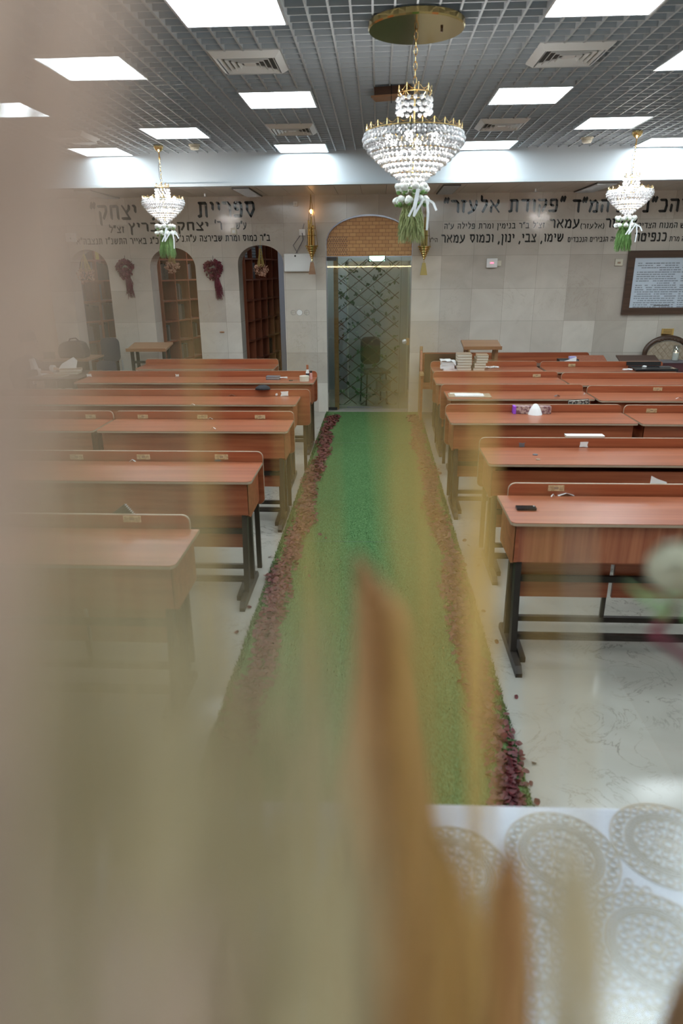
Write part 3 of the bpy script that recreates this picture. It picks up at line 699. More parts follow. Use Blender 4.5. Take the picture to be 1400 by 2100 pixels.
def wreath(u, v, wpx, label, tail_u):
    p = at_y(u, v, WY); s = wpx/1480*9.45
    t = thing('leaf_wreath', label, 'wreath', (p.x, WY-.03, p.z), group='burgundy wreaths between the arches')
    b = MB()
    for i in range(420):
        a = R.uniform(0, 2*PI); f = R.uniform(.42, 1) if math.sin(a) > -.2 else R.uniform(.1, 1)
        hx = .5*s*math.sin(a)**3 if False else .47*s*math.cos(a)*(1-.25*max(0, -math.sin(a)))
        hz = (.40 if math.sin(a) > 0 else .56)*s*math.sin(a)
        leafquad(b, (hx*f, R.uniform(-.035, .02), hz*f), R.uniform(.018, .032), rotm())
    tag(b.build('leaves', M['wreath'], t), kind='stuff')
    MB().tube([(.3*s*math.cos(q*PI/10), 0, .28*s*math.sin(q*PI/10)) for q in range(20)], .006, 5, closed=True).build('hoop', M['desklight'], t)
    b = MB(); tx = (tail_u-u)/1480*9.45
    for i in range(70):
        x0 = tx*.6+R.uniform(-.03, .03); l = R.uniform(.16, .3)
        b.tube([(x0, R.uniform(-.02, .02), -.4*s), (x0+tx*.3+R.uniform(-.03, .03), R.uniform(-.03, .02), -.4*s-l*.5), (x0+tx*.5+R.uniform(-.035, .035), R.uniform(-.03, .02), -.4*s-l)], [.003, .004, .002], 3)
    tag(b.build('trailing_strands', M['wreath'], t), kind='stuff')
    MB().tube([(0, .02, .36*s), (.0, .025, .6*s)], .003, 5).build('hanging_wire', M['black'], t)
wreath(258, 549, 40, 'round burgundy wreath with a long tail, between the left and middle arches', 264)
wreath(438, 551, 42, 'heart shaped burgundy wreath with open middle, between the middle and right arches', 447)
def dried(u, vtop, v, label, spread):
    p = at_y(u, v, WY-.06); tz = at_y(u, vtop, WY-.06).z-p.z
    t = thing('dried_bouquet', label, 'dried flowers', (p.x, WY-.06, p.z), group='dried bouquets hung in the arches')
    b = MB()
    for i in range(26):
        a = R.uniform(0, 2*PI); r = spread*R.random()**.5; b.tube([(.012*math.cos(a), .012*math.sin(a), tz*.8), (r*math.cos(a)*.6, r*math.sin(a)*.5, .02)], .0022, 3)
    b.build('stems', M['straw'], t)
    MB().tube([(0, 0, tz*.78), (0, .03, tz+.06)], .0025, 4).build('string', M['straw'], t)
    b = MB()
    for i in range(170):
        q = Vector((R.gauss(0, 1), R.gauss(0, .8), R.gauss(0, .8))).normalized()*spread*R.uniform(.5, 1)
        leafquad(b, (q.x, q.y*.7, q.z*.85-.02), R.uniform(.012, .022), rotm())
    tag(b.build('blossoms', M['dried'], t), kind='stuff')
dried(176, 512, 560, 'wide dried pink bouquet hanging upside down in the left arch', .13)
dried(353, 508, 544, 'dried pink bouquet hanging upside down in the middle arch', .105)
dried(535, 500, 550, 'pale dried bouquet hanging upside down in the right arch', .10)
def wall_box(name, u0, u1, v0, v1, dep, m, label, cat, bev=.006):
    a, c = at_y(u0, v0, WY-dep), at_y(u1, v1, WY-dep)
    x0, x1, z0, z1 = min(a.x, c.x), max(a.x, c.x), min(a.z, c.z), max(a.z, c.z)
    t = thing(name, label, cat, ((x0+x1)/2, WY-dep, z0))
    MB().box(-(x1-x0)/2, (x1-x0)/2, 0, dep, 0, z1-z0).build('case', m, t, bevel=bev); return t, x1-x0, z1-z0
t, wd, hh = wall_box('emergency_light', 581, 639, 520, 557, .07, M['white'], 'white rectangular emergency light box on the wall left of the door', 'emergency light', .012)
MB().lathe([(.012, 0), (.012, -.008)], 12, (-.03, -.002, hh-.03), Matrix.Rotation(PI/2, 4, 'X')).build('indicator', M['black'], t)
MB().tube([(.0, .05, hh), (-.06, .06, hh+.1), (.06, .06, hh+.25), (.09, .066, hh+.36)], .004, 5).build('cable', M['bookc'], t)
t, wd, hh = wall_box('alarm_box', 998, 1019, 530, 549, .04, M['white'], 'white alarm box with a red light on the right wall', 'alarm box')
MB().box(-.02, .02, -.004, .0, hh*.5-.004, hh*.5+.006).build('red_indicator', mat('red_light', (.9, .1, .1), .4, emit=(1, .05, .1), es=3), t)
MB().box(wd/2, wd/2+.05, .01, .04, hh*.2, hh*.75).build('side_plug', M['ivory'], t)
t, wd, hh = wall_box('thermostat', 1262, 1276, 531, 545, .02, M['ivory'], 'small cream thermostat on the wall left of the framed text', 'thermostat', .003)
MB().box(-.02, .02, -.003, 0, hh*.3, hh*.6).build('dial_window', M['cover'], t)
t, wd, hh = wall_box('junction_box', 473, 485, 468, 481, .03, M['ivory'], 'small cream switch box beside the middle lettering line', 'switch box', .003)
MB().box(-.02, .02, -.004, 0, .02, .055).build('switch', M['white'], t)
t, wd, hh = wall_box('bell_box', 601, 610, 413, 423, .03, M['white'], 'tiny white sensor high on the wall left of the lit brass lamp', 'sensor', .003)
MB().lathe([(.01, 0), (.01, -.006)], 8, (0, 0, hh*.5), Matrix.Rotation(PI/2, 4, 'X')).build('eye', M['black'], t)
t, wd, hh = wall_box('wall_socket', 613, 626, 470, 483, .025, M['white'], 'white wall socket with a plugged cable beside the lit brass lamp', 'socket', .003)
MB().tube([(.0, -.01, hh*.4), (.01, -.015, -.05), (-.03, -.01, -.12), (-.1, .015, -.23)], .005, 5).build('cable', M['bookc'], t)
t, wd, hh = wall_box('security_camera', 133, 156, 478, 496, .04, M['white'], 'white motion sensor box at far left above the left arch', 'sensor')
MB().lathe([(.012, 0), (.014, -.008)], 10, (0, 0, hh*.4), Matrix.Rotation(PI/2, 4, 'X')).build('eye', M['bookc'], t)
t, wd, hh = wall_box('wall_plaque', 1357, 1380, 674, 688, .01, M['brass'], 'small engraved brass plaque on the wall above the carved chair', 'plaque', .002)
b = MB()
for k in range(4): b.box(-wd*.36, wd*.36, -.0012, 0, hh*(.18+.2*k), hh*(.18+.2*k)+.006)
b.build('engraved_lines', M['walnut'], t)
for u, r, m, lb in ((601, .030, M['wall'], 'round stone plug left of the white round cover'), (614, .038, M['white'], 'white round socket cover on the pillar left of the door'), (629, .032, M['wall'], 'round stone plug right of the white round cover')):
    p = at_y(u, 641, WY); t = thing('round_cover', lb, 'cover', (p.x, WY, p.z), group='round covers on the pillar')
    MB().lathe([(r, .002), (r, -.006), (r*.85, -.009)], 22, (0, 0, 0), Matrix.Rotation(PI/2, 4, 'X')).build('disc', m, t)
    MB().tube([(r*1.02*math.cos(q*PI/10), -.002, r*1.02*math.sin(q*PI/10)) for q in range(20)], .0015, 4, closed=True).build('rim', M['bookc'], t)
p = at_y(455, 681, WY)
solo('stone_chip', MB().ball((0, 0, 0), .035, 8, 5, (1, .3, .35)), M['desklight'], 'small brown chip mark on the pillar between the middle and right arches', 'chip', (p.x, WY-.002, p.z))
# framed text
a, c = at_y(1290, 514, WY-.03), at_y(1279, 645, WY-.03)
FX0, FZ0, FZ1 = a.x+.0, c.z, a.z; FW = 1.35
t = thing('framed_text', 'large dark framed sheet of printed Hebrew text on the right wall', 'picture frame', (FX0, WY-.035, FZ0))
hh = FZ1-FZ0; b = MB(); fw = .085
for q in ((0, FW, 0, fw), (0, FW, hh-fw, hh), (0, fw, fw, hh-fw), (FW-fw, FW, fw, hh-fw)): b.box(q[0], q[1], -.01, .035, q[2], q[3])
b.build('frame', M['walnut'], t)
MB().box(fw, FW-fw, .01, .02, fw, hh-fw).build('sheet', mat('print_sheet', (.55, .62, .70), .25), t)
b = MB(); ncol = 2; cw = (FW-2*fw-.12)/2; rt = random.Random(3)
for ci in range(2):
    for k in range(22):
        z = hh-fw-.07-k*.0268; xe = fw+.05+ci*(cw+.03); xx = xe
        while xx < xe+cw-.02:
            l = rt.uniform(.012, .05)
            if rt.random() < .93 and not (k in (3, 9, 21) and xx < xe+cw*.45):
                q = xx
                while q < xx+l: b.box(q, q+.0055, .0085, .0101, z-.004, z+rt.uniform(.003, .007)); b.box(q, q+.008, .0085, .0101, z+.004, z+.007); q += .0095
            xx += l+.012
b.build('printed_lines', mat('ink', (.10, .11, .14), .5), t)
MB().box(.4, .6, .0085, .0101, fw+.02, fw+.03).build('printed_mark', M['bookc'], t)
# warm strip of light on the front wall, mirrored in the glass and the polished stone
t = thing('light_strip', 'thin warm light strip along the front wall behind the camera', 'light strip', (0, YF+.02, 1.93))
MB().box(-1.7, 2.3, 0, .012, -.008, .008).build('diffuser', mat('warm_strip', (1, .7, .4), .5, emit=(1, .72, .42), es=18), t)
MB().box(-1.72, 2.32, -.018, 0, -.016, .016).build('channel', M['alu'], t)

# ------------------------------------------------------------------ grass runner and rose petals
CX0, CX1, CY0, CY1 = -.70, .60, 1.2, 9.4
gr = tag(MB().box(CX0, CX1, CY0, CY1, 0, .014).build('grass_runner', M['grass']), 'long green artificial grass runner down the aisle to the glass door', 'carpet')
b = MB()
for i in range(16000):
    e = R.random()
    if e < .42: x = CX0+R.uniform(-.006, .03); y = CY0+(CY1-CY0)*R.random()
    elif e < .84: x = CX1+R.uniform(-.03, .006); y = CY0+(CY1-CY0)*R.random()
    else: x = R.uniform(CX0, CX1); y = R.uniform(2.0, 5.5)
    h = R.uniform(.008, .02); a = R.uniform(0, PI); dx, dy = .003*math.cos(a), .003*math.sin(a); lx, ly = R.uniform(-.01, .01), R.uniform(-.01, .01)
    b.add([(x-dx, y-dy, .012), (x+dx, y+dy, .012), (x+lx, y+ly, .012+h)], [(0, 1, 2)])
tag(b.build('grass_blades', M['grass'], gr), kind='stuff')
for yy, k in ((7.62, 0), (4.63, 1)):
    MB().box(CX0+.01, CX1-.01, yy-.004, yy+.004, .0138, .0146).build('seam', M['leafdark'], gr)
PT = []
for k in range(4):
    bm = bmesh.new(); n = 9; vs = [bm.verts.new((0, 0, .002))]
    for i in range(n):
        a = 2*PI*i/n; rr = 1+.18*math.sin(2*a+k)+R.uniform(-.1, .1); vs.append(bm.verts.new((rr*.0135*math.cos(a), rr*.0115*math.sin(a), .002+.005*math.sin(a+k)+R.uniform(0, .003))))
    for i in range(n): bm.faces.new((vs[0], vs[1+i], vs[1+(i+1) % n]))
    me = bpy.data.meshes.new('rose_petal'); bm.to_mesh(me); bm.free(); me.materials.append(M['petal'])
    for p in me.polygons: p.use_smooth = True
    PT.append(me)
pet = []
for side in (-1, 1):
    for i in range(4600):
        y = 2.0+7.15*R.random()**1.05; c = (-.595 if side < 0 else .50)+.02*math.sin(y*3+side)+.012*math.sin(y*9)
        wv = .075+.012*math.sin(y*5+1); d = R.gauss(0, .5)
        if abs(d) > 1.25: continue
        pet.append((c+max(-1.1, min(1.1, d))*wv, y, .016+R.uniform(0, .014)*(1-abs(d)*.5)))
loose = [(-.42, 4.75), (-.37, 4.68), (-.47, 4.15), (-.43, 4.02), (-.75, 3.6), (-.77, 3.3), (-.74, 4.35), (.70, 4.42), (.72, 4.36), (.745, 4.37), (.76, 4.32), (.73, 4.28), (.70, 4.25), (.68, 4.6), (.66, 4.7), (.62, 2.18), (.655, 2.3), (.67, 2.75), (-.40, 7.5), (.42, 6.55), (.64, 3.6), (.63, 8.3), (.65, 8.0), (-.74, 8.4), (-.76, 8.0), (.62, 2.08), (.66, 3.25)]
pet.sort(key=lambda q: q[1]-(.0 if q[0] > 0 else -.9))
def petal(q, label, group):
    o = bpy.data.objects.new('rose_petal', R.choice(PT)); COL.objects.link(o); o.location = q
    o.rotation_euler = (R.uniform(-.5, .5), R.uniform(-.5, .5), R.uniform(0, 6.28)); s = R.uniform(.8, 1.25); o.scale = (s, s, s); return tag(o, label, 'petal', group)
for q in loose:
    on = CX0 < q[0] < CX1
    petal((q[0], q[1], .018 if on else .004), 'stray red rose petal lying alone on the green runner' if on else 'stray red rose petal lying on the pale marble floor', 'stray petals on the runner' if on else 'stray petals on the floor')
ni = 300-len(loose)
for q in pet[:ni]: petal(q, 'dark red rose petal in the near end of the petal border', 'rose petals along the runner')
b = MB()
for q in pet[ni:]:
    me = R.choice(PT); T = Matrix.Translation(q) @ Matrix.Rotation(R.uniform(0, 6.28), 4, 'Z') @ Matrix.Rotation(R.uniform(-.5, .5), 4, 'X') @ Matrix.Scale(R.uniform(.85, 1.3), 4)
    b.add([T @ v.co for v in me.vertices], [tuple(f.vertices) for f in me.polygons])
o = b.build('petal_border', M['petal'], smooth=True); tag(o, 'dense red rose petal borders along both edges of the green runner', 'petals', kind='stuff')

# ------------------------------------------------------------------ desks
DZ = .755
def desk(xl, xr, y, label, plates=(), front='woodpan', brx=0, blx=0, open_front=False, stickers=()):
    """near edge of the top at y; backrest board stands at the far edge"""
    t = thing('bench_desk', label, 'desk', ((xl+xr)/2, y, 0), group='cherry wood desks'); L = xr-xl; h = L/2
    pts = rrect(-h, h, 0, .42, .03, (0, 0, 1, 1))
    MB().prism(pts, DZ-.018, DZ).build('desk_top', M['woodtop'], t)
    MB().prism(rrect(-h-.001, h+.001, -.0015, .42, .031, (0, 0, 1, 1)), DZ-.0165, DZ-.0035).build('edge_band', M['edge'], t)
    if not open_front: MB().box(-h+.03, h-.03, .035, .052, .535, DZ-.018).build('front_panel', M[front], t)
    else: MB().box(-h+.03, h-.03, .035, .052, .535, .70).build('front_panel', M[front], t)
    for s in (-1, 1):
        xa = s*(h-.03); MB().prism([(.034, .535), (.10, .50), (.41, .50), (.41, DZ-.018), (.034, DZ-.018)], min(xa, xa-s*.018), max(xa, xa-s*.018), 'x').build('side_panel', M['woodpan'], t)
    MB().box(-h+.048, h-.048, .052, .41, .52, .535).build('book_shelf', M['woodpan'], t)
    bo = MB().prism(rrect(-h+blx, h-brx, .47, .818, .035), .432, .452, 'y').build('backrest', M['woodpan'], t)
    MB().prism(rrect(-h+blx-.002, h-brx+.002, .468, .820, .036), .435, .449, 'y').build('edge_band', M['edge'], bo)
    n = max(2, round(L/.5)); wd = (L-.16)/n
    for i in range(n):
        x0 = -h+.08+i*wd; MB().box(x0+.012, x0+wd-.012, .255, .273, .235, .52).build('seat_board', M['woodpan'], t)
    for s in (-1, 1):
        xf = s*(h-.06)
        b = MB(); b.prism([(-.17, 0), (-.17, .022), (-.14, .05), (.30, .05), (.33, .022), (.33, 0)], xf-.016, xf+.016, 'x'); b.build('foot', M['steel'], t)
        MB().bar((xf, .02, .05), (xf, .08, .56), .03, .055, (0, 1, 0)).build('leg', M['steel'], t)
        MB().bar((xf, .20, .05), (xf, .20, .53), .03, .04, (0, 1, 0)).build('leg', M['steel'], t)
        xi = s*(h-.105)
        b = MB(); b.prism([(-.03, 0), (-.03, .03), (.2, .045), (.2, 0)], xi-.014, xi+.014, 'x'); b.build('inner_foot', M['steel'], t)
        MB().bar((xi, .285, .0), (xi, .285, .52), .03, .03).build('rear_leg', M['steel'], t)
        xb = s*(h-.03)-(brx if s > 0 else -blx)
        MB().bar((xb-s*.03, .465, .0), (xb-s*.03, .465, .60), .03, .025).build('back_post', M['steel'], t)
    MB().box(-h+.06, h-.06, .225, .245, .338, .372).build('seat_rail', M['steel'], t)
    MB().box(-h+.06, h-.06, .265, .29, .078, .108).build('rear_crossbar', M['steel'], t)
    b = MB().box(-h+.06, h-.06, .05, .08, .088, .105); b.box(-h+.06, h-.06, .052, .078, .106, .12); b.build('front_crossbar', M['steel'], t)
    for i in range(1, n): MB().box(-h+.08+i*wd-.03, -h+.08+i*wd-.008, .27, .285, .1, .3).build('seat_post', M['steel'], t)
    for (u, v) in plates:
        p = at_y(u, v, y+.43); x = p.x-(xl+xr)/2; z = min(max(p.z, .775), .80)
        q = MB().box(x-.042, x+.042, .427, .432, z-.0155, z+.0155).build('name_plate', M['plate'], t); q['label'] = 'brass name plate'
        b = MB()
        for sx in (-1, 1):
            for k in range(3): b.box(x+sx*.027-.011, x+sx*.027+.011, .4262, .427, z-.009+k*.007, z-.0065+k*.007)
        b.box(x-.012, x+.012, .4262, .427, z-.006, z+.008); b.build('engraving', M['cover'], q)
    for (u, v, wpx, hpx, col) in stickers:
        p = at_y(u, v, y+.43); x = p.x-(xl+xr)/2; z = p.z; s = (y+.43)/1480
        m = M[col]; zz = max(z, DZ+hpx*s*.5+.002)
        pts = [(x+a*wpx*s/2+R.uniform(-.004, .004), zz+c*hpx*s/2+R.uniform(-.003, .003)) for a, c in ((-1, -1), (0, -.9), (1, -1), (.9, 0), (1, 1), (.1, .85), (-1, 1), (-.85, .1))]
        q = MB().prism(pts, .4295, .4318, 'y').build('torn_sticker', m, t); q['label'] = 'torn paper sticker'
    return t
desk(.655, 1.86, 3.09, 'cherry desk nearest on the right with a phone on it', [(1140, 1001)], 'woodgrain', 0, .06)
desk(.705, 2.35, 4.13, 'cherry desk second from the front on the right, torn stickers on its back board', [], open_front=True, stickers=[(1070, 913, 13, 9, 'bookc'), (1197, 912, 18, 12, 'white')])
desk(.585, 2.045, 5.32, 'cherry desk third from the front on the right beside the aisle, tissue box on it', [])
desk(2.065, 3.5, 5.30, 'cherry desk third from the front on the right, cut by the picture edge', [(1335, 845)])
desk(.665, 2.02, 6.36, 'cherry desk fourth from the front on the right beside the aisle, open books on it', [(1253, 798)], blx=-.03)
desk(2.04, 3.5, 6.28, 'cherry desk fourth from the front on the right, cut by the picture edge', [(1348, 798)])
desk(.625, 1.99, 7.24, 'cherry desk fifth from the front on the right beside the aisle', [(1100, 772)])
desk(2.01, 3.5, 7.14, 'cherry desk fifth from the front on the right, cut by the picture edge', [])
desk(.66, 1.95, 8.10, 'cherry desk sixth from the front on the right holding the stacks of books', [])
desk(1.99, 3.45, 8.08, 'cherry desk sixth from the front on the right holding the black tray', [(1172, 751)])
desk(-2.35, -.835, 2.54, 'cherry desk nearest on the left with a spiral notebook behind its back board', [(270, 1057)], blx=0, brx=.05)
desk(-2.7, -.725, 3.72, 'cherry desk second from the front on the left with three name plates', [(157, 937), (294, 937), (454, 937)], stickers=[(446, 949, 14, 9, 'bookc')])
desk(-2.15, -.675, 5.0, 'cherry desk third from the front on the left beside the aisle', [(293, 857), (415, 856), (533, 856)])
desk(-3.65, -2.175, 5.0, 'cherry desk third from the front on the far left behind the plume', [(187, 862)])
desk(-3.7, -.735, 6.06, 'long cherry desk fourth from the front on the left with a crumpled white label', [], brx=-.09, stickers=[(583, 809, 17, 10, 'white'), (567, 809, 5, 5, 'white')])
desk(-3.32, -.68, 7.29, 'long cherry desk fifth from the front on the left with bottles at its end', [], stickers=[(363, 770, 8, 5, 'white'), (183, 775, 12, 6, 'paper')])
desk(-3.0, -1.27, 8.36, 'cherry desk at the back left under the arches', [])
# wall pew at the back right with pale wooden end posts
t = thing('long_pew', 'long cherry wall pew with pale end posts against the right stone wall', 'pew', (1.68, 9.0, 0))
MB().prism(rrect(-1.1, 1.1, .40, .84, .03), .24, .27, 'y').build('backrest', M['woodpan'], t)
MB().box(-1.1, 1.1, -.12, .24, .42, .45).build('seat', M['woodpan'], t)
for xx in (-1.1, -.48):
    b = MB().box(xx-.02, xx+.02, .19, .24, 0, .93) if xx < -1 else MB().box(xx-.02, xx+.02, .19, .24, .45, .90)
    b.build('end_post', M['oak'], t, bevel=.008)
b = MB().prism([(-.16, 0), (.2, 0), (.2, .88), (.15, .88), (.05, .6), (-.16, .56)], -1.115, -1.09, 'x'); b.build('end_panel', M['woodpan'], t)
b = MB().prism([(-.16, 0), (.2, 0), (.2, .5), (-.16, .5)], 1.08, 1.1, 'x'); b.build('end_panel', M['woodpan'], t)
MB().box(-1.13, -1.08, -.18, .04, .60, .625).build('armrest', M['oak'], t)
MB().box(-1.05, -.5, .225, .24, .42, .83).build('dark_back_panel', M['walnut'], t)

# ------------------------------------------------------------------ lecterns
def lectern(x, y, z, wd, label, m, legm, dep=.36, tilt=.16):
    t = thing('lectern', label, 'lectern', (x, y, 0), group='small wooden lecterns')
    T = Matrix.Translation((0, 0, z)) @ Matrix.Rotation(tilt, 4, 'X')
    MB().box(-wd/2, wd/2, -dep/2, dep/2, -.012, .012, T).build('sloped_top', m, t)
    MB().box(-wd/2, wd/2, -dep/2-.012, -dep/2, -.012, .03, T).build('book_lip', m, t)
    for s in (-1, 1):
        MB().box(s*(wd/2-.05)-.018, s*(wd/2-.05)+.018, -.12, -.085, 0, z-.03).build('leg', legm, t)
        MB().box(s*(wd/2-.05)-.018, s*(wd/2-.05)+.018, .085, .12, 0, z).build('leg', legm, t)
    MB().box(-wd/2+.05, wd/2-.05, -.115, -.09, z-.2, z-.17).build('crossbar', legm, t)
    MB().box(-wd/2+.05, wd/2-.05, .09, .115, .1, .13).build('crossbar', legm, t); return t
lectern(1.285, 8.715, 1.0, .46, 'tan wooden lectern standing behind the book stacks against the right wall', M['desklight'], M['desklight'])
lectern(-2.985, 8.98, .955, .52, 'tan topped lectern on dark legs in front of the left pillar', M['desklight'], M['steel'])

# ------------------------------------------------------------------ small things on the desks
def on(u, v, z=DZ): 
    p = at_z(u, v, z); return Vector((p.x, p.y, z))
p = on(1078, 1044)
t = thing('mobile_phone', 'black mobile phone lying on the nearest right desk', 'phone', p, -.0)
MB().prism(rrect(-.05, .05, -.026, .026, .008), .0, .011).build('body', M['black'], t)
MB().prism(rrect(-.048, .048, -.024, .024, .007), .011, .0118).build('screen', mat('phone_glass', (.012, .012, .014), .08), t)
MB().box(.038, .044, .008, .016, .0118, .013).build('camera_bump', M['alu'], t)
def strip(u, v, L, wd, rz, label, y=None, m='paper'):
    p = on(u, v); t = thing('paper_strip', label, 'paper', p, rz)
    b = MB(); v_ = [(-L/2, -wd/2, .001), (-L/2, wd/2, .001), (0, -wd/2, .018), (0, wd/2, .012), (L/2, -wd/2, .002), (L/2, wd/2, .001)]
    b.add(v_+[(a, c, e+.0012) for a, c, e in v_], [(0, 2, 3, 1), (2, 4, 5, 3), (6, 7, 9, 8), (8, 9, 11, 10), (0, 6, 8, 2), (2, 8, 10, 4), (1, 3, 9, 7), (3, 5, 11, 9), (0, 1, 7, 6), (4, 10, 11, 5)]); b.build('folded_sheet', M[m], t)
strip(1160, 1017, .085, .02, .05, 'folded white paper strip below the name plate of the nearest right desk')
strip(1133, 1019, .02, .012, .3, 'tiny white scrap beside the folded strip on the nearest right desk')
p = at_y(1345, 985, 3.56); t = solo('paper_sheet', MB().prism([(-.04, -.2), (.06, -.2), (.05, -.005), (.0, .012), (-.035, .03)], 0, .002, 'y'), M['paper'], 'white paper corner sticking up behind the nearest right back board', 'paper', (p.x, 3.09+.4525, p.z))
for u, v, r, lb in ((1097, 933, .017, 'small dark round lid on the second right desk'), (1103, 943, .014, 'small bronze coin on the second right desk')):
    o = solo('coin', MB().lathe([(r, 0), (r, .005), (r*.7, .006)], 12), M['cover'] if r < .015 else M['bookc'], lb, 'coin', on(u, v))
# tissue box and slim books on the third right desk
p = on(1093, 851); t = thing('tissue_box', 'patterned flat tissue box with white tissue on the third right desk', 'tissue box', (p.x, 5.32+.385, DZ))
MB().box(-.155, .155, -.03, .035, 0, .062).build('box', noisy('floral_carton', (.42, .30, .26), (.16, .07, .08), (34, 34, 34), .4, lo=.45, hi=.55), t, bevel=.003)
MB().box(-.157, -.135, -.0315, .036, .0, .0625).build('violet_glow_end', mat('violet_glow_colour', (.30, .08, .62), .35), t)  # violet light falling on the box end, put into its colour
MB().lathe([(.062, .0), (.04, .05), (.016, .085), (.004, .088)], 9, (.02, -.04, 0)).build('tissue', M['paper'], t)
p = on(1201, 899, .82); t = thing('slim_book', 'slim white book lying on the back board of the second right desk', 'book', (p.x, 4.13+.442, .8205))
MB().box(-.125, .125, -.012, .05, 0, .012).build('pages', M['pages'], t); MB().box(-.127, .127, -.014, .052, .012, .0145).build('cover', M['paper'], t)
p = at_y(1184, 826, 5.86); t = thing('prayer_book', 'ornate grey patterned book standing up behind the third right back board', 'book', (p.x, 5.32+.475, p.z-.13))
T = Matrix.Rotation(.12, 4, 'X') @ Matrix.Rotation(-.07, 4, 'Y')
MB().box(-.085, .085, 0, .006, 0, .165, T).build('front_cover', M['ornate'], t); MB().box(-.082, .08, .006, .03, .003, .16, T).build('pages', M['pages'], t); MB().box(-.085, .085, .03, .036, 0, .165, T).build('rear_cover', M['bookb'], t)
MB().lathe([(.045, 0), (.045, -.002)], 20, (0, 0, .085), T @ Matrix.Rotation(PI/2, 4, 'X')).build('medallion', M['bookc'], t)
# open books on the fourth right desk
p = on(965, 813); t = thing('open_folder', 'open white folio in a brown cover on the fourth right desk', 'book', (p.x, 6.36+.16, DZ), -.03)
MB().box(-.21, .19, -.1, .1, 0, .008).build('cover', M['cover'], t)
MB().box(-.15, .12, -.092, .03, .008, .017).build('pages', M['paper'], t); MB().box(-.19, .10, .02, .092, .008, .014).build('pages', M['pages'], t)
strip(1142, 813, .05, .03, .1, 'small grey note on the fourth right desk', m='bookc')
strip(1198, 809, .012, .01, .3, 'tiny white crumb of paper on the fourth right desk')
strip(1392, 818, .06, .012, .0, 'thin white strip on the fourth right desk at the picture edge')
# stacks of books and bundle on the sixth right desk
yb = 8.10+.2
def book_lying(x, y, z, L, D, th, rz, label, group, m='cover'):
    t = thing('book', label, 'book', (x, y, z), rz, group=group)
    MB().box(-L/2, L/2, -D/2, D/2, .003, th-.003).build('pages', M['pages'], t)
    b = MB(); b.box(-L/2-.003, L/2+.003, -D/2-.003, D/2+.003, 0, .003); b.box(-L/2-.003, L/2+.003, -D/2-.003, D/2+.003, th-.003, th); b.build('cover', M[m], t); return t
for si, (u, nb, lean) in enumerate(((949, 6, .0), (978, 6, .010))):
    p = on(u, 757); z = DZ
    for k in range(nb):
        th = .031 if si == 0 else .029
        book_lying(p.x+lean*k+R.uniform(-.004, .004), yb, z, .165 if si == 0 else .13, .2, th, R.uniform(-.04, .04), f"{['lowest', 'second lowest', 'third lowest', 'third highest', 'second highest', 'topmost'][k]} book of the {'left' if si == 0 else 'right'} pale stack on the sixth right desk", 'pale books stacked on the sixth right desk'); z += th+.0005
p = on(918, 757); z = DZ
for k in range(5):
    t = thing('paper_bundle', f"{['lowest', 'second', 'middle', 'fourth', 'topmost'][k]} white booklet of the messy pile left of the book stacks", 'booklet', (p.x+R.uniform(-.01, .01), yb, z), R.uniform(-.2, .2), group='white booklets piled on the sixth right desk')
    MB().prism(rrect(-.085, .085, -.1, .1, .015), 0, .02).build('pages', M['paper'], t); z += .0205
t = thing('white_cloth', 'crumpled white cloth draped on the messy booklet pile', 'cloth', (p.x, yb, z))
b = MB(); G = 8; V = [[(-.1+.2*i/G, -.12+.2*j/G, .006+R.uniform(0, .012)-(.09*max(0, (i-5)/3)**1.5 if i > 5 else 0)) for j in range(G+1)] for i in range(G+1)]
vv = [q for row in V for q in row]; b.add(vv, [(i*(G+1)+j, (i+1)*(G+1)+j, (i+1)*(G+1)+j+1, i*(G+1)+j+1) for i in range(G) for j in range(G)])
o = b.build('folds', M['paper'], t, smooth=True); sm = o.modifiers.new('s', 'SOLIDIFY'); sm.thickness = .003
p = on(1005, 755); b = MB()
for i in range(9): b.ball((-.09+.022*i, R.uniform(-.02, .02), .012), .02, 7, 4, (1, 1, .55+.2*R.random()))
solo('crumpled_tissue', b, M['paper'], 'crumpled white tissue right of the book stacks', 'tissue', p, smooth=True)
# right rear group
p = on(1286, 760); b = MB()
for i in range(6): b.ball((-.04+.016*i, R.uniform(-.01, .01), .012), .02, 7, 4, (1.1, 1, .6))
solo('crumpled_tissue', b, M['paper'], 'crumpled white tissue left of the black tray', 'tissue', p, smooth=True)
p = on(1347, 762); t = thing('black_tray', 'shallow open black case on the sixth right desk', 'case', (p.x, 8.08+.17, DZ))
MB().box(-.24, .24, -.14, .14, 0, .03).build('base', M['black'], t, bevel=.006)
MB().box(-.2, .2, -.0, .02, .03, .075, Matrix.Translation((-.05, .15, 0)) @ Matrix.Rotation(-.15, 4, 'X')).build('raised_lid', M['black'], t)
MB().ball((-.09, .02, .036), .025, 8, 4, (1.2, 1, .5)).build('white_item', M['paper'], t, smooth=True)
MB().box(.08, .2, .0, .03, .03, .036).build('pale_strip', M['bookc'], t)
sd = thing('side_table', 'low table with black books behind the sixth right desk', 'table', (2.45, 8.72, 0))
MB().box(-.5, .5, -.13, .13, .73, .755).build('tabletop', M['walnut'], sd)
for sx in (-1, 1):
    for sy in (-1, 1): MB().box(sx*.46-.02, sx*.46+.02, sy*.1-.02, sy*.1+.02, 0, .73).build('leg', M['walnut'], sd)
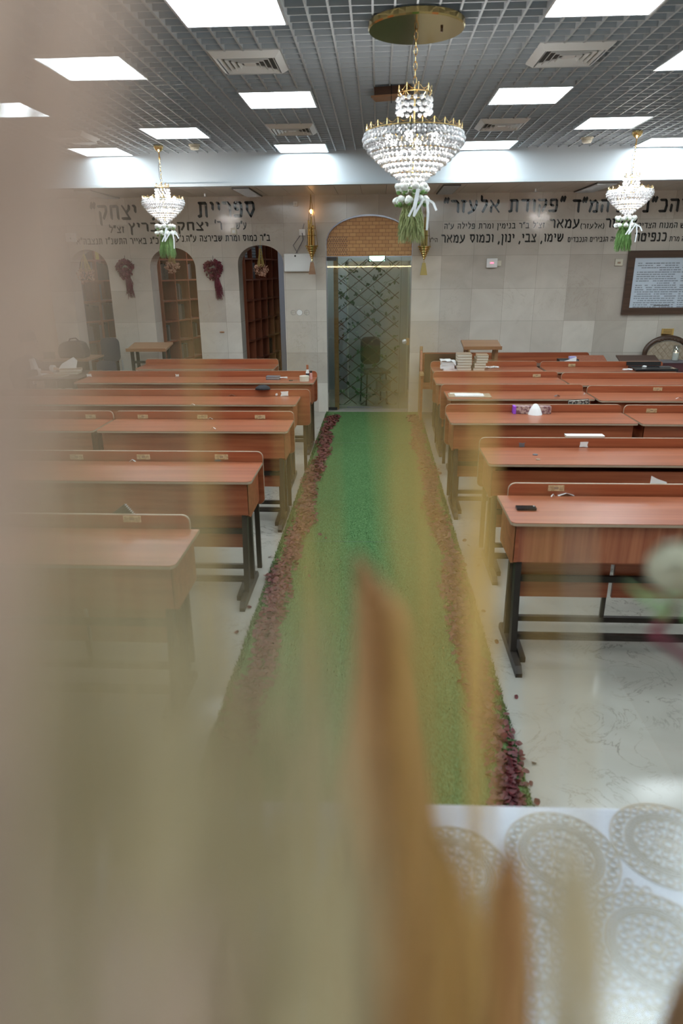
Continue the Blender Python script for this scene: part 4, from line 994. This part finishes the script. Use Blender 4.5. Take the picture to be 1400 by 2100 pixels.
def lect_small(u, y, z, wd, label, m):
    p = at_y(u, 740, y); t = thing('tabletop_stand', label, 'book stand', (p.x, y, z), group='book stands at the back right')
    T = Matrix.Rotation(.30, 4, 'X'); MB().box(-wd/2, wd/2, -.12, .14, .05, .062, T).build('sloped_board', m, t)
    for s in (-1, 1): MB().box(s*wd*.36-.012, s*wd*.36+.012, .06, .084, 0, .075).build('foot', m, t)
    MB().box(-wd*.38, wd*.38, -.10, -.07, 0, .03).build('front_bar', m, t); return t
lect_small(1308, 8.71, .755, .48, 'dark brown book stand on the table left of the candle', M['walnut'])
lect_small(1208, 8.71, .755, .40, 'reddish brown book stand behind the sixth right desk', M['shelf'])
p = at_y(1156, 742, 8.80); t = thing('propped_sheet', 'white sheet propped against a black book behind the sixth right desk', 'paper', (p.x-.0, 8.62, .755))
MB().prism([(-.11, 0), (.1, 0), (.1, .105), (-.11, .03)], 0, .004, 'y').build('sheet', M['paper'], t)
t = thing('black_book', 'black book lying behind the propped white sheet', 'book', (p.x+.02, 8.71, .755)); MB().box(-.12, .12, -.06, .06, 0, .07).build('cover', M['bookb'], t); MB().box(-.115, .115, -.063, -.058, .006, .064).build('pages', M['bookc'], t)
p = at_y(1175, 731, 8.9); solo('lilac_packet', MB().box(-.04, .04, -.03, .03, 0, .03), mat('lilac', (.40, .36, .62), .5), 'small lilac packet on top of the black book', 'packet', (p.x-.06, 8.72, .826))
cp = thing('corner_table', 'maroon covered table with the candle glass at the right picture edge', 'table', (3.38, 8.70, 0))
MB().box(-.32, .4, -.12, .13, .0, .79).build('cloth_cover', M['maroon'], cp); MB().box(-.33, .41, -.13, .14, .79, .80).build('tabletop', M['bookc'], cp)
p = at_y(1383, 741, 8.7); t = thing('candle_glass', 'white candle burning low in a tall glass by the carved chair', 'candle', (p.x, 8.7, .80))
MB().lathe([(.04, 0), (.043, .004), (.04, .19), (.037, .19), (.036, .008)], 20).build('glass', M['clearglass'], t, smooth=True)
MB().lathe([(.034, .01), (.034, .10), (.02, .103)], 18).build('candle', M['wax'], t)
MB().ball((0, 0, .112), .006, 6, 5, (1, 1, 1.6)).build('flame', M['flame'], t)
# carved chair by the wall
p = at_y(1375, 740, 9.15); t = thing('carved_chair', 'carved dark wood armchair with quilted beige back against the right wall', 'chair', (p.x, 9.33, 0))
outer = [(-.28, .45)]+[(-.28*math.cos(PI*i/20), .82+.20*math.sin(PI*i/20)) for i in range(21)]+[(.28, .45)]
b = MB()
P = [(x_, 0, z_) for x_, z_ in outer]
b.tube(P, .032, 8); b.build('carved_frame', M['walnut'], t, smooth=True)
b = MB()
for i in range(7): b.ball((-.12+.04*i, -.02, .99+.02*math.cos((i-3)*.6)), .026, 8, 5, (1.2, .6, .8))
b.build('carved_crest', M['walnut'], t, smooth=True)
inner = [(-.25, .47)]+[(-.25*math.cos(PI*i/20), .80+.175*math.sin(PI*i/20)) for i in range(21)]+[(.25, .47)]
MB().prism(inner, -.012, .012, 'y').build('quilted_back', noisy('quilted_fabric', (.40, .33, .25), (.30, .24, .17), (26, 26, 26), .7), t)
b = MB()
for sg in (1, -1):
    for k in range(-4, 7):
        pa = [(x_, .72+k*.09+sg*x_*1.1) for x_ in [(-.24+.48*q/30) for q in range(31)]]
        pa = [q for q in pa if .48 < q[1] < .80+.17*math.sqrt(max(0, 1-(q[0]/.25)**2))]
        if len(pa) > 2: b.tube([(pa[0][0], -.013, pa[0][1]), (pa[-1][0], -.013, pa[-1][1])], .003, 4)
b.build('quilting', M['cover'], t)
MB().box(-.27, .27, -.44, .02, .38, .46).build('seat', M['maroon'], t, bevel=.015)
for sx in (-1, 1):
    for yy in (-.41, 0): MB().tube([(sx*.25, yy, .4), (sx*.26, yy-.01, 0)], [.026, .018], 8).build('leg', M['walnut'], t)

# left desks: small things
p = on(564, 775); t = thing('pen_case', 'dark grey case with a white handle on the fifth left desk', 'case', (p.x, 7.29+.25, DZ), -.05)
MB().prism(rrect(-.085, .07, -.05, .05, .02), 0, .035).build('case', M['bookc'], t, bevel=.004); MB().prism(rrect(-.086, .071, -.051, .051, .02), .014, .02).build('zip', M['alu'], t)
MB().tube([(.07, 0, .018), (.1, 0, .02), (.15, -.005, .018)], [.008, .006, .012], 6).build('handle', M['white'], t)
p = on(600, 776); t = thing('key', 'small dark key on the fifth left desk beside the tape roll', 'key', (p.x, 7.29+.14, DZ))
MB().lathe([(.024, 0), (.024, .006)], 10).build('bow', M['bookb'], t); MB().box(.02, .075, -.005, .005, 0, .006).build('blade', M['cover'], t)
p = on(626, 778); t = thing('tape_roll', 'roll of clear packing tape standing at the end of the fifth left desk', 'tape', (p.x, 7.29+.12, DZ+.001))
MB().lathe([(.034, 0), (.052, 0), (.052, .055), (.034, .055)], 24).build('tape', M['ivory'], t); MB().lathe([(.031, .002), (.0335, .002), (.0335, .053), (.031, .053)], 20).build('core', M['cover'], t)
p = on(631, 775); t = thing('bottle', 'slim bottle with a red and brown cap at the end of the fifth left desk', 'bottle', (p.x+.002, 7.29+.30, DZ))
MB().lathe([(.018, 0), (.02, .01), (.02, .07), (.014, .085), (.012, .1)], 14).build('body', M['white'], t, smooth=True)
MB().lathe([(.013, .1), (.013, .15)], 12).build('cap', mat('rust_cap', (.35, .11, .05), .4), t)
MB().lathe([(.0205, .03), (.0205, .06)], 14).build('label', M['navy'], t)
t = thing('small_bottle', 'short pink bottle with a dark lid beside the tape roll', 'bottle', (p.x+.045, 7.29+.26, DZ))
MB().lathe([(.014, 0), (.015, .06), (.01, .07)], 12).build('body', mat('pink', (.62, .33, .30), .4), t); MB().lathe([(.012, .07), (.013, .09)], 10).build('lid', M['bookb'], t)
for u, v, lb in ((277, 858, 'small white scrap on the third left desk beside a name plate'), (431, 860, 'small bluish scrap near the middle of the third left desk'), (272, 947, 'tiny white scrap on the second left desk'), (437, 880, 'small bluish paper bit on the third left desk'), (395, 831, 'thin white strip at the edge of the fourth left desk')): strip(u, v, .04, .018, R.uniform(-.3, .3), lb)
p = at_y(540, 800, 6.53); t = solo('skullcap', MB().lathe([(.075, 0), (.065, .02), (.04, .034), (.003, .04)], 16), M['suit'], 'flat black skullcap lying on the fourth left back board', 'cap', (p.x, 6.06+.442, .8205), smooth=True)
p = at_y(475, 809, 6.4); strip(475, 812, .07, .03, .1, 'flat tan paper scrap on the fourth left desk', m='cover')
p = at_y(270, 1040, 3.0); t = thing('spiral_notebook', 'black spiral notebook standing behind the nearest left back board', 'notebook', (p.x, 2.54+.456, .74))
T = Matrix.Rotation(-.65, 4, 'Y'); MB().box(-.06, .05, 0, .012, 0, .12, T).build('cover', M['bookb'], t)
b = MB()
for k in range(12): b.tube([T @ Vector((.05+.006*math.cos(q*PI/4), .006+.008*math.sin(q*PI/4), .008+k*.0095)) for q in range(8)], .0012, 4, closed=True)
b.build('spiral', M['alu'], t)
MB().box(-.055, .048, .012, .016, .002, .117, T).build('pages', M['paper'], t)

# ------------------------------------------------------------------ reading corner at far left: tables, bag, chairs, books, person
ta = thing('study_table', 'dark reading table with open books in front of the seated person', 'table', (-3.74, 7.98, 0))
MB().box(-.28, .34, -.36, .36, .72, .745).build('tabletop', M['walnut'], ta, bevel=.004)
for sx in (-1, 1):
    for sy in (-1, 1): MB().box(sx*.27-.02, sx*.27+.02, sy*.32-.02, sy*.32+.02, 0, .72).build('leg', M['steel'], ta)
tb = thing('study_table', 'light brown table holding the black bag in front of the left arch', 'table', (-4.02, 8.95, 0))
MB().box(-.36, .30, -.25, .3, .80, .825).build('tabletop', M['desklight'], tb, bevel=.004)
for sx in (-.32, .26):
    for sy in (-.2, .26): MB().box(sx-.02, sx+.02, sy-.02, sy+.02, 0, .80).build('leg', M['steel'], tb)
MB().box(-.34, .28, -.2, -.185, .45, .8).build('front_board', M['walnut'], tb)
bg = thing('handbag', 'soft black bag with a handle on the light brown table', 'bag', (-3.98, 8.92, .825))
MB().prism([(-.17, 0), (.17, 0), (.18, .08), (.14, .19), (.06, .215), (-.1, .21), (-.16, .17), (-.19, .08)], -.1, .1, 'y').build('body', M['bag'], bg, bevel=.025)
MB().tube([(-.06, 0, .2), (-.04, 0, .24), (.04, 0, .25), (.09, 0, .2)], .009, 6).build('handle', M['bag'], bg)
for x, y, z, lb in ((-3.66, 9.33, 0, 'navy plastic chair behind the black bag'), (-3.50, 8.72, 0, 'navy plastic chair beside the light brown table')):
    t = thing('plastic_chair', lb, 'chair', (x, y, z), group='navy plastic chairs')
    hz = 1.03 if y > 9 else .80
    MB().prism(rrect(-.16, .1, hz-.32, hz, .07), .08, .1, 'y').build('backrest', M['navy'], t); MB().box(-.18, .14, -.25, .08, .43, .46).build('seat', M['navy'], t, bevel=.01)
    for sx in (-.16, .12):
        for sy in (-.23, .08): MB().tube([(sx, sy, 0), (sx, sy, .43 if sy < 0 else hz-.3)], .012, 6).build('leg', M['alu'], t)
gl = thing('glasses', 'small pile of clear plastic cups on the light brown table', 'cups', (-4.27, 8.78, .825))
for k in range(3): MB().lathe([(.025, 0), (.034, .09), (.032, .09), (.024, .004)], 12, (-.04+.05*k, .02*(k % 2), 0)).build('cup', M['clearglass'], gl)
k = 0
for dx, dy, rz, th, lb in ((.12, .05, .15, .03, 'thick closed brown book on the reading table'), (.05, -.16, -.2, .02, 'thin book at the near edge of the reading table'), (.14, .06, .3, .028, 'book lying on top of the thick brown book')):
    book_lying(-3.80+dx, 7.98+dy, .745+(.0305 if k == 2 else 0), .24, .17, th, rz, lb, 'books on the reading table'); k += 1
t = thing('open_book', 'open white book under the reader\'s hand', 'book', (-3.90, 7.93, .745), .25)
for s in (-1, 1): MB().prism([(0, .004), (s*.1, .012), (s*.12, .004), (s*.12, 0), (0, 0)], -.09, .09, 'y').build('page_block', M['paper'], t)
# person
pr = thing('person', 'seated person in a black suit and white shirt reading papers at far left', 'person', (-4.25, 7.92, 0))
def skin_body(name, nodes, edges, m, parent, sub=2, root=0):
    me = bpy.data.meshes.new(name); me.from_pydata([n[:3] for n in nodes], edges, [])
    o = bpy.data.objects.new(name, me); COL.objects.link(o); me.materials.append(m); o.parent = parent
    md = o.modifiers.new('skin', 'SKIN'); md.use_smooth_shade = True
    for i, n in enumerate(nodes):
        sv = me.skin_vertices[0].data[i]; sv.radius = (n[3], n[4] if len(n) > 4 else n[3]); sv.use_root = (i == root)
    sb = o.modifiers.new('sub', 'SUBSURF'); sb.levels = sub; sb.render_levels = sub; return o
# facing +x, seated; hip z .48
body = [(0, 0, .50, .13, .15), (.03, 0, .68, .13, .15), (.09, 0, .84, .13, .165), (.14, 0, .94, .06), (.17, 0, 1.0, .05),
        (.09, .19, .88, .062), (.19, .24, .80, .05), (.36, .16, .80, .036), (.09, -.19, .88, .062), (.18, -.24, .79, .05), (.33, -.13, .80, .036),
        (.12, .1, .50, .095), (.42, .12, .50, .075), (.44, .12, .28, .058), (.43, .12, .08, .04), (.54, .12, .04, .04),
        (.12, -.1, .50, .095), (.42, -.12, .50, .075), (.44, -.12, .28, .058), (.43, -.12, .08, .04), (.54, -.12, .04, .04)]
edges = [(0, 1), (1, 2), (2, 3), (3, 4), (2, 5), (5, 6), (6, 7), (2, 8), (8, 9), (9, 10), (0, 11), (11, 12), (12, 13), (13, 14), (14, 15), (0, 16), (16, 17), (17, 18), (18, 19), (19, 20)]
skin_body('suited_body', body, edges, M['suit'], pr)
hd = skin_body('head', [(.075, 0, 1.08, .045), (.10, 0, 1.17, .05, .055), (.125, 0, 1.24, .088, .075), (.12, 0, 1.30, .085, .075)], [(0, 1), (1, 2), (2, 3)], M['skin'], pr)
hd.location = (.08, 0, -.12)
MB().prism([(.195, 1.255), (.232, 1.215), (.2, 1.205)], -.013, .013, 'y').build('nose', M['skin'], hd)
for s in (-1, 1):
    MB().ball((.105, s*.078, 1.235), .022, 8, 5, (.7, .4, 1.2)).build('ear', M['skin'], hd, smooth=True); MB().ball((.195, s*.03, 1.25), .009, 6, 4).build('eye', M['bookb'], hd)
MB().box(.187, .197, -.022, .022, 1.178, 1.184).build('mouth', mat('lips', (.34, .14, .12), .6), hd)
MB().lathe([(.092, -.02), (.098, .03), (.085, .075), (.045, .1), (.003, .106)], 16, (.10, 0, 1.275), Matrix.Rotation(-.15, 4, 'Y')).build('hair', M['hair'], pr, smooth=True).location = (.08, 0, -.12)
MB().prism([(.13, .74), (.19, .86), (.15, 1.03), (.11, 1.05), (.10, .9)], -.045, .045, 'y').build('white_shirt_front', M['paper'], pr).location = (.055, 0, -.1)
for s, (hx, hy) in ((1, (.36, .16)), (-1, (.33, -.13))):
    MB().tube([(hx-.035, hy+s*.008, .80), (hx+.01, hy, .80)], .04, 12).build('shirt_cuff', M['paper'], pr)
    h = skin_body('hand', [(hx, hy, .80, .024, .02), (hx+.05, hy-s*.02, .797, .03, .016), (hx+.085, hy-s*.03, .79, .03, .013)], [(0, 1), (1, 2)], M['skin'], pr, 1)
    for q in range(4):
        oy = (q-1.5)*.017; ln_ = (.055, .068, .064, .05)[q]
        skin_body('finger', [(hx+.08, hy-s*.028+oy, .79, .009), (hx+.08+ln_*.6, hy-s*.032+oy, .785, .008), (hx+.08+ln_, hy-s*.034+oy, .772, .007)], [(0, 1), (1, 2)], M['skin'], h, 1)
    skin_body('thumb', [(hx+.04, hy-s*.035, .80, .011), (hx+.07, hy-s*.06, .80, .009), (hx+.095, hy-s*.062, .792, .008)], [(0, 1), (1, 2)], M['skin'], h, 1)
t = thing('held_papers', 'white papers held up by the seated person', 'paper', (-3.72, 8.07, .80), .2)
MB().prism([(-.10, .0), (.10, -.02), (.13, .09), (.09, .135), (-.05, .06)], 0, .003, 'y').build('sheet', M['paper'], t)
st = thing('stool', 'chair under the seated person at far left', 'chair', (-4.24, 7.92, 0))
MB().box(-.2, .2, -.2, .2, .34, .375).build('seat', M['navy'], st)
for sx in (-.17, .17):
    for sy in (-.17, .17): MB().tube([(sx, sy, 0), (sx, sy, .34)], .014, 6).build('leg', M['alu'], st)

# ------------------------------------------------------------------ table under the camera, lace cloth, vases and dried plants
TZ = .95
pa, pb = at_z(890, 1648, TZ), at_z(1400, 1660, TZ)
TY = (pa.y+pb.y)/2; trz = math.atan2(pb.y-pa.y, pb.x-pa.x)
tt = thing('front_table', 'long table under a white cloth at the bottom of the picture', 'table', (0, TY, 0), trz)
MB().box(-1.1, 1.3, -1.02, -.02, TZ-.04, TZ-.012).build('tabletop', M['walnut'], tt)
for sx in (-1.0, 1.2):
    for sy in (-.95, -.09): MB().box(sx-.03, sx+.03, sy-.03, sy+.03, 0, TZ-.04).build('leg', M['walnut'], tt)
tc = thing('tablecloth', 'plain white tablecloth on the front table', 'tablecloth', (0, TY, 0), trz)
b = MB(); b.prism(rrect(-1.12, 1.32, -1.04, 0, .012, n=3), TZ-.012, TZ-.006)
b.build('top', M['cloth'], tc)
b = MB(); P = []
for i in range(121):
    x = -1.12+2.44*i/120; P.append((x, -.004+.010*math.sin(i*1.1)+.006*math.sin(i*.37)))
for p, q in zip(P, P[1:]): b.add([(p[0], -.003, TZ-.008), (q[0], -.003, TZ-.008), (q[0], q[1]-.006, .18), (p[0], p[1]-.006, .18)], [(0, 1, 2, 3)])
b.build('front_drop', M['cloth'], tc, smooth=True)
lc = thing('lace_runner', 'cream crochet lace cloth with scalloped edge on the white tablecloth', 'lace cloth', (0, TY, TZ-.0055), trz)
b = MB()
def flat_ring(cx, cyy, r0, r1, n=26, a0=0, a1=2*PI, z=.0012):
    k = n if a1-a0 > 6 else n+1; V = []
    for i in range(n+1):
        a = a0+(a1-a0)*i/n
        for r in (r0, r1): V.append((cx+r*math.cos(a), cyy+r*math.sin(a), z))
    b.add(V, [(2*i, 2*i+1, 2*i+3, 2*i+2) for i in range(n)])
def motif(cx, cyy, s):
    flat_ring(cx, cyy, .006*s, .012*s, 12)
    for rr, nn_, hr in ((.026, 8, .0075), (.047, 15, .0078), (.085, 26, .0085)):
        for i in range(nn_):
            a = 2*PI*i/nn_+rr*40; flat_ring(cx+rr*s*math.cos(a), cyy+rr*s*math.sin(a), hr*.62*s, hr*1.12*s, 9)
    for r0, r1 in ((.0145, .018), (.036, .038), (.0565, .0585), (.0605, .0625), (.0655, .0675), (.0705, .0735), (.0955, .099)): flat_ring(cx, cyy, r0*s, r1*s, 44)
    for i in range(60):
        a = 2*PI*i/60; c, d_ = math.cos(a), math.sin(a)
        b.add([(cx+(.0565*c-.0007*d_)*s, cyy+(.0565*d_+.0007*c)*s, .001), (cx+(.0735*c-.0007*d_)*s, cyy+(.0735*d_+.0007*c)*s, .001), (cx+(.0735*c+.0007*d_)*s, cyy+(.0735*d_-.0007*c)*s, .001), (cx+(.0565*c+.0007*d_)*s, cyy+(.0565*d_-.0007*c)*s, .001)], [(0, 1, 2, 3)])
inv = Matrix.Rotation(-trz, 2)
lx = lambda u, v: (at_z(u, v, TZ)-Vector((0, TY, TZ)))
q0 = lx(1150, 1748); ms = 1.0
for j in range(8):
    for i in range(-1, 7):
        cx = q0.x+(i+.5*(j % 2))*.196; cyy = q0.y-.004-j*.17+(.03*abs(math.sin(i*1.3)) if j == 0 else 0)-(.07 if (j == 0 and i == -1) else 0)
        if cyy > -1.0 and cx < 1.2: motif(cx, cyy, ms)
cen = [(q0.x+(i+.5*(j % 2))*.196, q0.y-.004-j*.17) for j in range(8) for i in range(-1, 7)]
yy = q0.y; row = 0
while yy > -.98:
    xx = q0.x-.20+(row % 2)*.0082
    while xx < 1.15:
        if min((xx-c0)**2+(yy-c1)**2 for c0, c1 in cen) > .0102**1 or True:
            dm = min(math.hypot(xx-c0, yy-c1) for c0, c1 in cen)
            if dm > .101: flat_ring(xx, yy, .0056, .0083, 9, z=.0008)
        xx += .0165
    yy -= .0145; row += 1
o = b.build('crochet_net', M['lace'], lc); so = o.modifiers.new('s', 'SOLIDIFY'); so.thickness = .0012; so.offset = 0
vn = solo('vinyl_cover', MB().prism(rrect(-.02, 1.28, -1.0, -.006, .01), .0, .0008), M['vinyl'], 'clear glossy vinyl sheet covering the lace cloth', 'table cover', (0, TY, TZ-.0035)); vn.rotation_euler = (0, 0, trz)

VZ = TZ-.005
def vase(x, y, label, h=.30, r=.06):
    t = thing('vase', label, 'vase', (x, y, VZ)); MB().lathe([(r*.6, 0), (r*.95, .06), (r, .14), (r*.55, h*.82), (r*.7, h), (r*.62, h), (r*.48, h*.82), (r*.9, .14), (r*.5, .02)], 24).build('body', M['ivory'], t, smooth=True)
    MB().lathe([(r*.7, h-.004), (r*.74, h), (r*.7, h+.004), (r*.6, h)], 24).build('rim', M['white'], t); return t
VA = Vector((-.06, .20, VZ+.28)); VB = Vector((.26, .22, VZ+.26))
vase(VA.x, VA.y, 'cream vase of dried grasses standing just below the camera')
vase(VB.x, VB.y, 'cream vase holding a white rose just below the camera')
def root_path(p, dest=VA):
    """points from a plant part's lower end down into its vase"""
    q = Vector(dest); m = p.lerp(q, .35)+Vector((0, -.02, -.05)); return [m, p.lerp(q, .7)+Vector((0, -.01, -.02)), q]
def stem_of(parent, p, m, r=.0012, dest=VA):
    MB().tube([p]+root_path(p, dest), r, 5).build('stem', m, parent)
def strands(b, n, ulo, uhi, vlo, vhi, dlo, dhi, w, lean=0, vbot=2380, bend=40, power=1.0):
    for _ in range(n):
        u0 = ulo+(uhi-ulo)*R.random()**power; vt = R.uniform(vlo, vhi); d = R.uniform(dlo, dhi); k = 9; P = []; c = R.gauss(0, bend); le = lean+R.gauss(0, 25)
        for i in range(k):
            f = i/(k-1); v = vbot+(vt-vbot)*f
            P.append(at_d(u0+c*math.sin(PI*f)+le*(f-.3), v, d*(1+.06*math.sin(f*3+c))))
        ww = w*R.uniform(.6, 1.3); b.tube(P, [ww*.5]*(k-3)+[ww*.45, ww*.3, ww*.12], 3, cap=False)
def plume(name, label, m, specs, stem_uvd, cat='pampas grass'):
    p = at_d(*stem_uvd); t = thing(name, label, cat, (0, 0, 0)); b = MB()
    for sp_ in specs: strands(b, *sp_[0], **(sp_[1] if len(sp_) > 1 else {}))
    tag(b.build('fluff', m, t), kind='stuff'); stem_of(t, p, m); return t
MMM = .001
plume('pampas_plume', 'tall blurred beige pampas plume filling the left picture edge', M['plume'], [
    ((44, -360, -80, -300, 250, .05, .09, .0005),), ((7, -60, 230, -250, 500, .05, .085, .0005),), ((11, 140, 430, 150, 850, .06, .10, .0005), dict(power=1.3))], (-60, 2380, .07))
plume('pampas_plume', 'blurred beige pampas plume spreading over the lower left of the picture', M['plumeolive'], [
    ((80, -260, 190, 480, 980, .055, .09, .0005),), ((95, -150, 470, 900, 1250, .055, .10, .0005),), ((380, -180, 690, 1150, 1640, .055, .10, .0006),), ((90, 420, 740, 1300, 1700, .08, .13, .0006),)], (300, 2380, .08))
plume('pampas_plume', 'blurred rosy pampas plume drooping across the top left corner', M['plumepink'], [
    ((34, -320, 0, -380, -120, .045, .08, .0006),), ((150, -440, -70, -420, -150, .05, .08, .0006), dict(lean=560)), ((120, -300, 520, 1700, 2050, .05, .08, .0007),)], (-150, 2380, .06))
def leaf(name, label, m, rows, d, fold=.004, cat='dried leaf', dest=VA):
    t = thing(name, label, cat); b = MB(); n = 8; V = []
    for ri, (v, ul, ur) in enumerate(rows):
        for i in range(n+1):
            f = i/n; u = ul+(ur-ul)*f; V.append(at_d(u, v, d+fold*math.cos(f*PI*4+ri*.15)*.5+fold*1.5*(f-.5)**2*4))
    N = len(V); V2 = [p+_F*.0006 for p in V]; k = len(rows)
    Fc = [(r*(n+1)+i, r*(n+1)+i+1, (r+1)*(n+1)+i+1, (r+1)*(n+1)+i) for r in range(k-1) for i in range(n)]
    b.add(V+V2, Fc+[tuple(j+N for j in f[::-1]) for f in Fc]); b.build('blade', m, t, smooth=True)
    c = V[(k-1)*(n+1)+n//2]; stem_of(t, c, m, .0018, dest)
    b = MB(); b.tube([V[r*(n+1)+n//2]-_F*.0006 for r in range(1, k)], .0005, 4); b.build('midrib', m, t); return t
leaf('dried_leaf', 'large brown blurred dry leaf with its tip over the green runner', M['brownleaf'], [(1125, 726, 732), (1180, 726, 775), (1250, 726, 825), (1380, 724, 862), (1550, 708, 882), (1720, 690, 900), (1950, 655, 960), (2200, 640, 1000), (2450, 650, 950)], .20, .008)
leaf('dried_leaf', 'dark brown pointed dry leaf against the lace cloth', M['brownleaf'], [(1725, 1041, 1047), (1790, 1018, 1068), (1880, 995, 1086), (2000, 965, 1092), (2150, 930, 1090), (2450, 900, 1000)], .22, .005)
leaf('dried_leaf', 'golden brown dry leaf between the two pointed brown leaves', M['amber'], [(1700, 890, 902), (1790, 885, 950), (1900, 880, 985), (2050, 870, 1010), (2450, 860, 960)], .17, .004)
leaf('dried_leaf', 'dark out of focus leaf in the bottom right picture corner', M['darkleaf'], [(1950, 1440, 1452), (2000, 1398, 1480), (2060, 1370, 1500), (2150, 1340, 1500), (2400, 1330, 1480)], .24, .004, dest=VB)
def blade(label, u0, u1, vt, wpx, d, m='golden', curve=0, lowf=.3):
    t = thing('dried_grass', label, 'dried grass'); k = 12; V = []
    for i in range(k):
        f = i/(k-1); v = 2400+(vt-2400)*f; u = u0+(u1-u0)*f+curve*math.sin(PI*f); hw = wpx/2*min(1, (1-f)*4+.02)*(lowf+(1-lowf)*min(1, f*1.45)**1.5)
        V += [at_d(u-hw, v, d), at_d(u, v, d-.001), at_d(u+hw, v, d)]
    N = len(V); b = MB(); Fc = [(3*r+i, 3*r+i+1, 3*r+i+4, 3*r+i+3) for r in range(k-1) for i in range(2)]
    b.add(V+[p+_F*.0004 for p in V], Fc+[tuple(j+N for j in f[::-1]) for f in Fc]); b.build('blade', M[m], t, smooth=True); stem_of(t, V[1], M[m]); return t
BL = [('golden grass blade blurred over the right half of the runner', 880, 785, 560, 24, .10, 20), ('golden grass blade blurred over the red petals on the right', 930, 880, 640, 26, .10, 25),
      ('golden grass blade just right of the door knob', 900, 835, 480, 26, .10, 0), ('golden grass blade blurred over the ends of the second right desks', 990, 990, 700, 50, .15, 0),
      ('golden grass blade blurred along the near petal border', 1000, 935, 760, 16, .10, 0), ('faint golden grass blade over the middle arch bookcase', 520, 392, 500, 18, .14, 0),
      ('faint golden grass blade over the left desks near the aisle', 640, 590, 600, 18, .13, 0), ('faint golden grass blade over the left side of the runner', 690, 650, 830, 34, .11, 0),
      ('faint tan grass blade over the marble floor at lower right', 1185, 1190, 1000, 22, .13, 0), ('tan grass blade blurred across the lace cloth', 1120, 1150, 1690, 50, .16, 20),
      ('pale tan grass blade at the right side of the blurred lace', 1190, 1200, 1720, 44, .15, 25), ('yellow grass blade behind the big brown leaf', 820, 835, 850, 18, .11, 0),
      ('faint golden grass blade over the left desks beside the left plume', 420, 250, 950, 12, .10, 0), ('dark brown grass blade left of the big brown leaf at the bottom', 775, 715, 1600, 60, .12, 10), ('faint golden grass blade over the nearest right desk', 1090, 1120, 980, 16, .13, 0)]
for lb, u0, u1, vt, wp, d, cv in BL: blade(lb, u0, u1, vt, wp, d, 'plume' if 'tan' in lb.split()[:2] else 'darkleaf' if 'dark' in lb else 'golden', cv, .8 if 'dark' in lb or 'tan' in lb.split()[:2] else (.06 if 'second right' in lb else .3))
# white rose at the right edge
rc = at_d(1397, 1170, .30); t = thing('white_rose', 'blurred white rose with red brown stalk at the right picture edge', 'rose', rc)
b = MB()
for k in range(26):
    a = k*2.4; el = 1-2*(k+.5)/26*.72; r = .0125; q = Vector((math.cos(a)*math.sqrt(1-el*el), math.sin(a)*math.sqrt(1-el*el), el))*r
    z = q.normalized(); x = z.orthogonal().normalized(); y = z.cross(x); V = [q*.96]+[q*1.04+(x*math.cos(i*PI/4)+y*math.sin(i*PI/4))*.0075-z*.002*(1+math.sin(i)) for i in range(8)]
    b.add(V, [(0, 1+i, 1+(i+1) % 8) for i in range(8)])
b.ball((0, 0, 0), .0115, 12, 8); b.build('petals', M['rosecream'], t, smooth=True)
for k in range(5):
    a = k*1.256; b = MB(); v = [(.003*math.cos(a), .003*math.sin(a), -.016), (.012*math.cos(a-.3), .012*math.sin(a-.3), -.018), (.024*math.cos(a), .024*math.sin(a), -.012), (.012*math.cos(a+.3), .012*math.sin(a+.3), -.018)]
    b.add(v+[(p[0], p[1], p[2]-.0008) for p in v], [(0, 1, 2, 3), (7, 6, 5, 4)]); b.build('sepal', M['green'], t)
sm = rc+Vector((0, 0, -.017)); MB().tube([Vector((0, 0, -.017)), Vector((-.008, .0, -.032)), Vector((.03, 0, -.06)), Vector((.10, 0, -.12)), VB-rc], .0022, 6).build('stalk', M['wreath'], t)
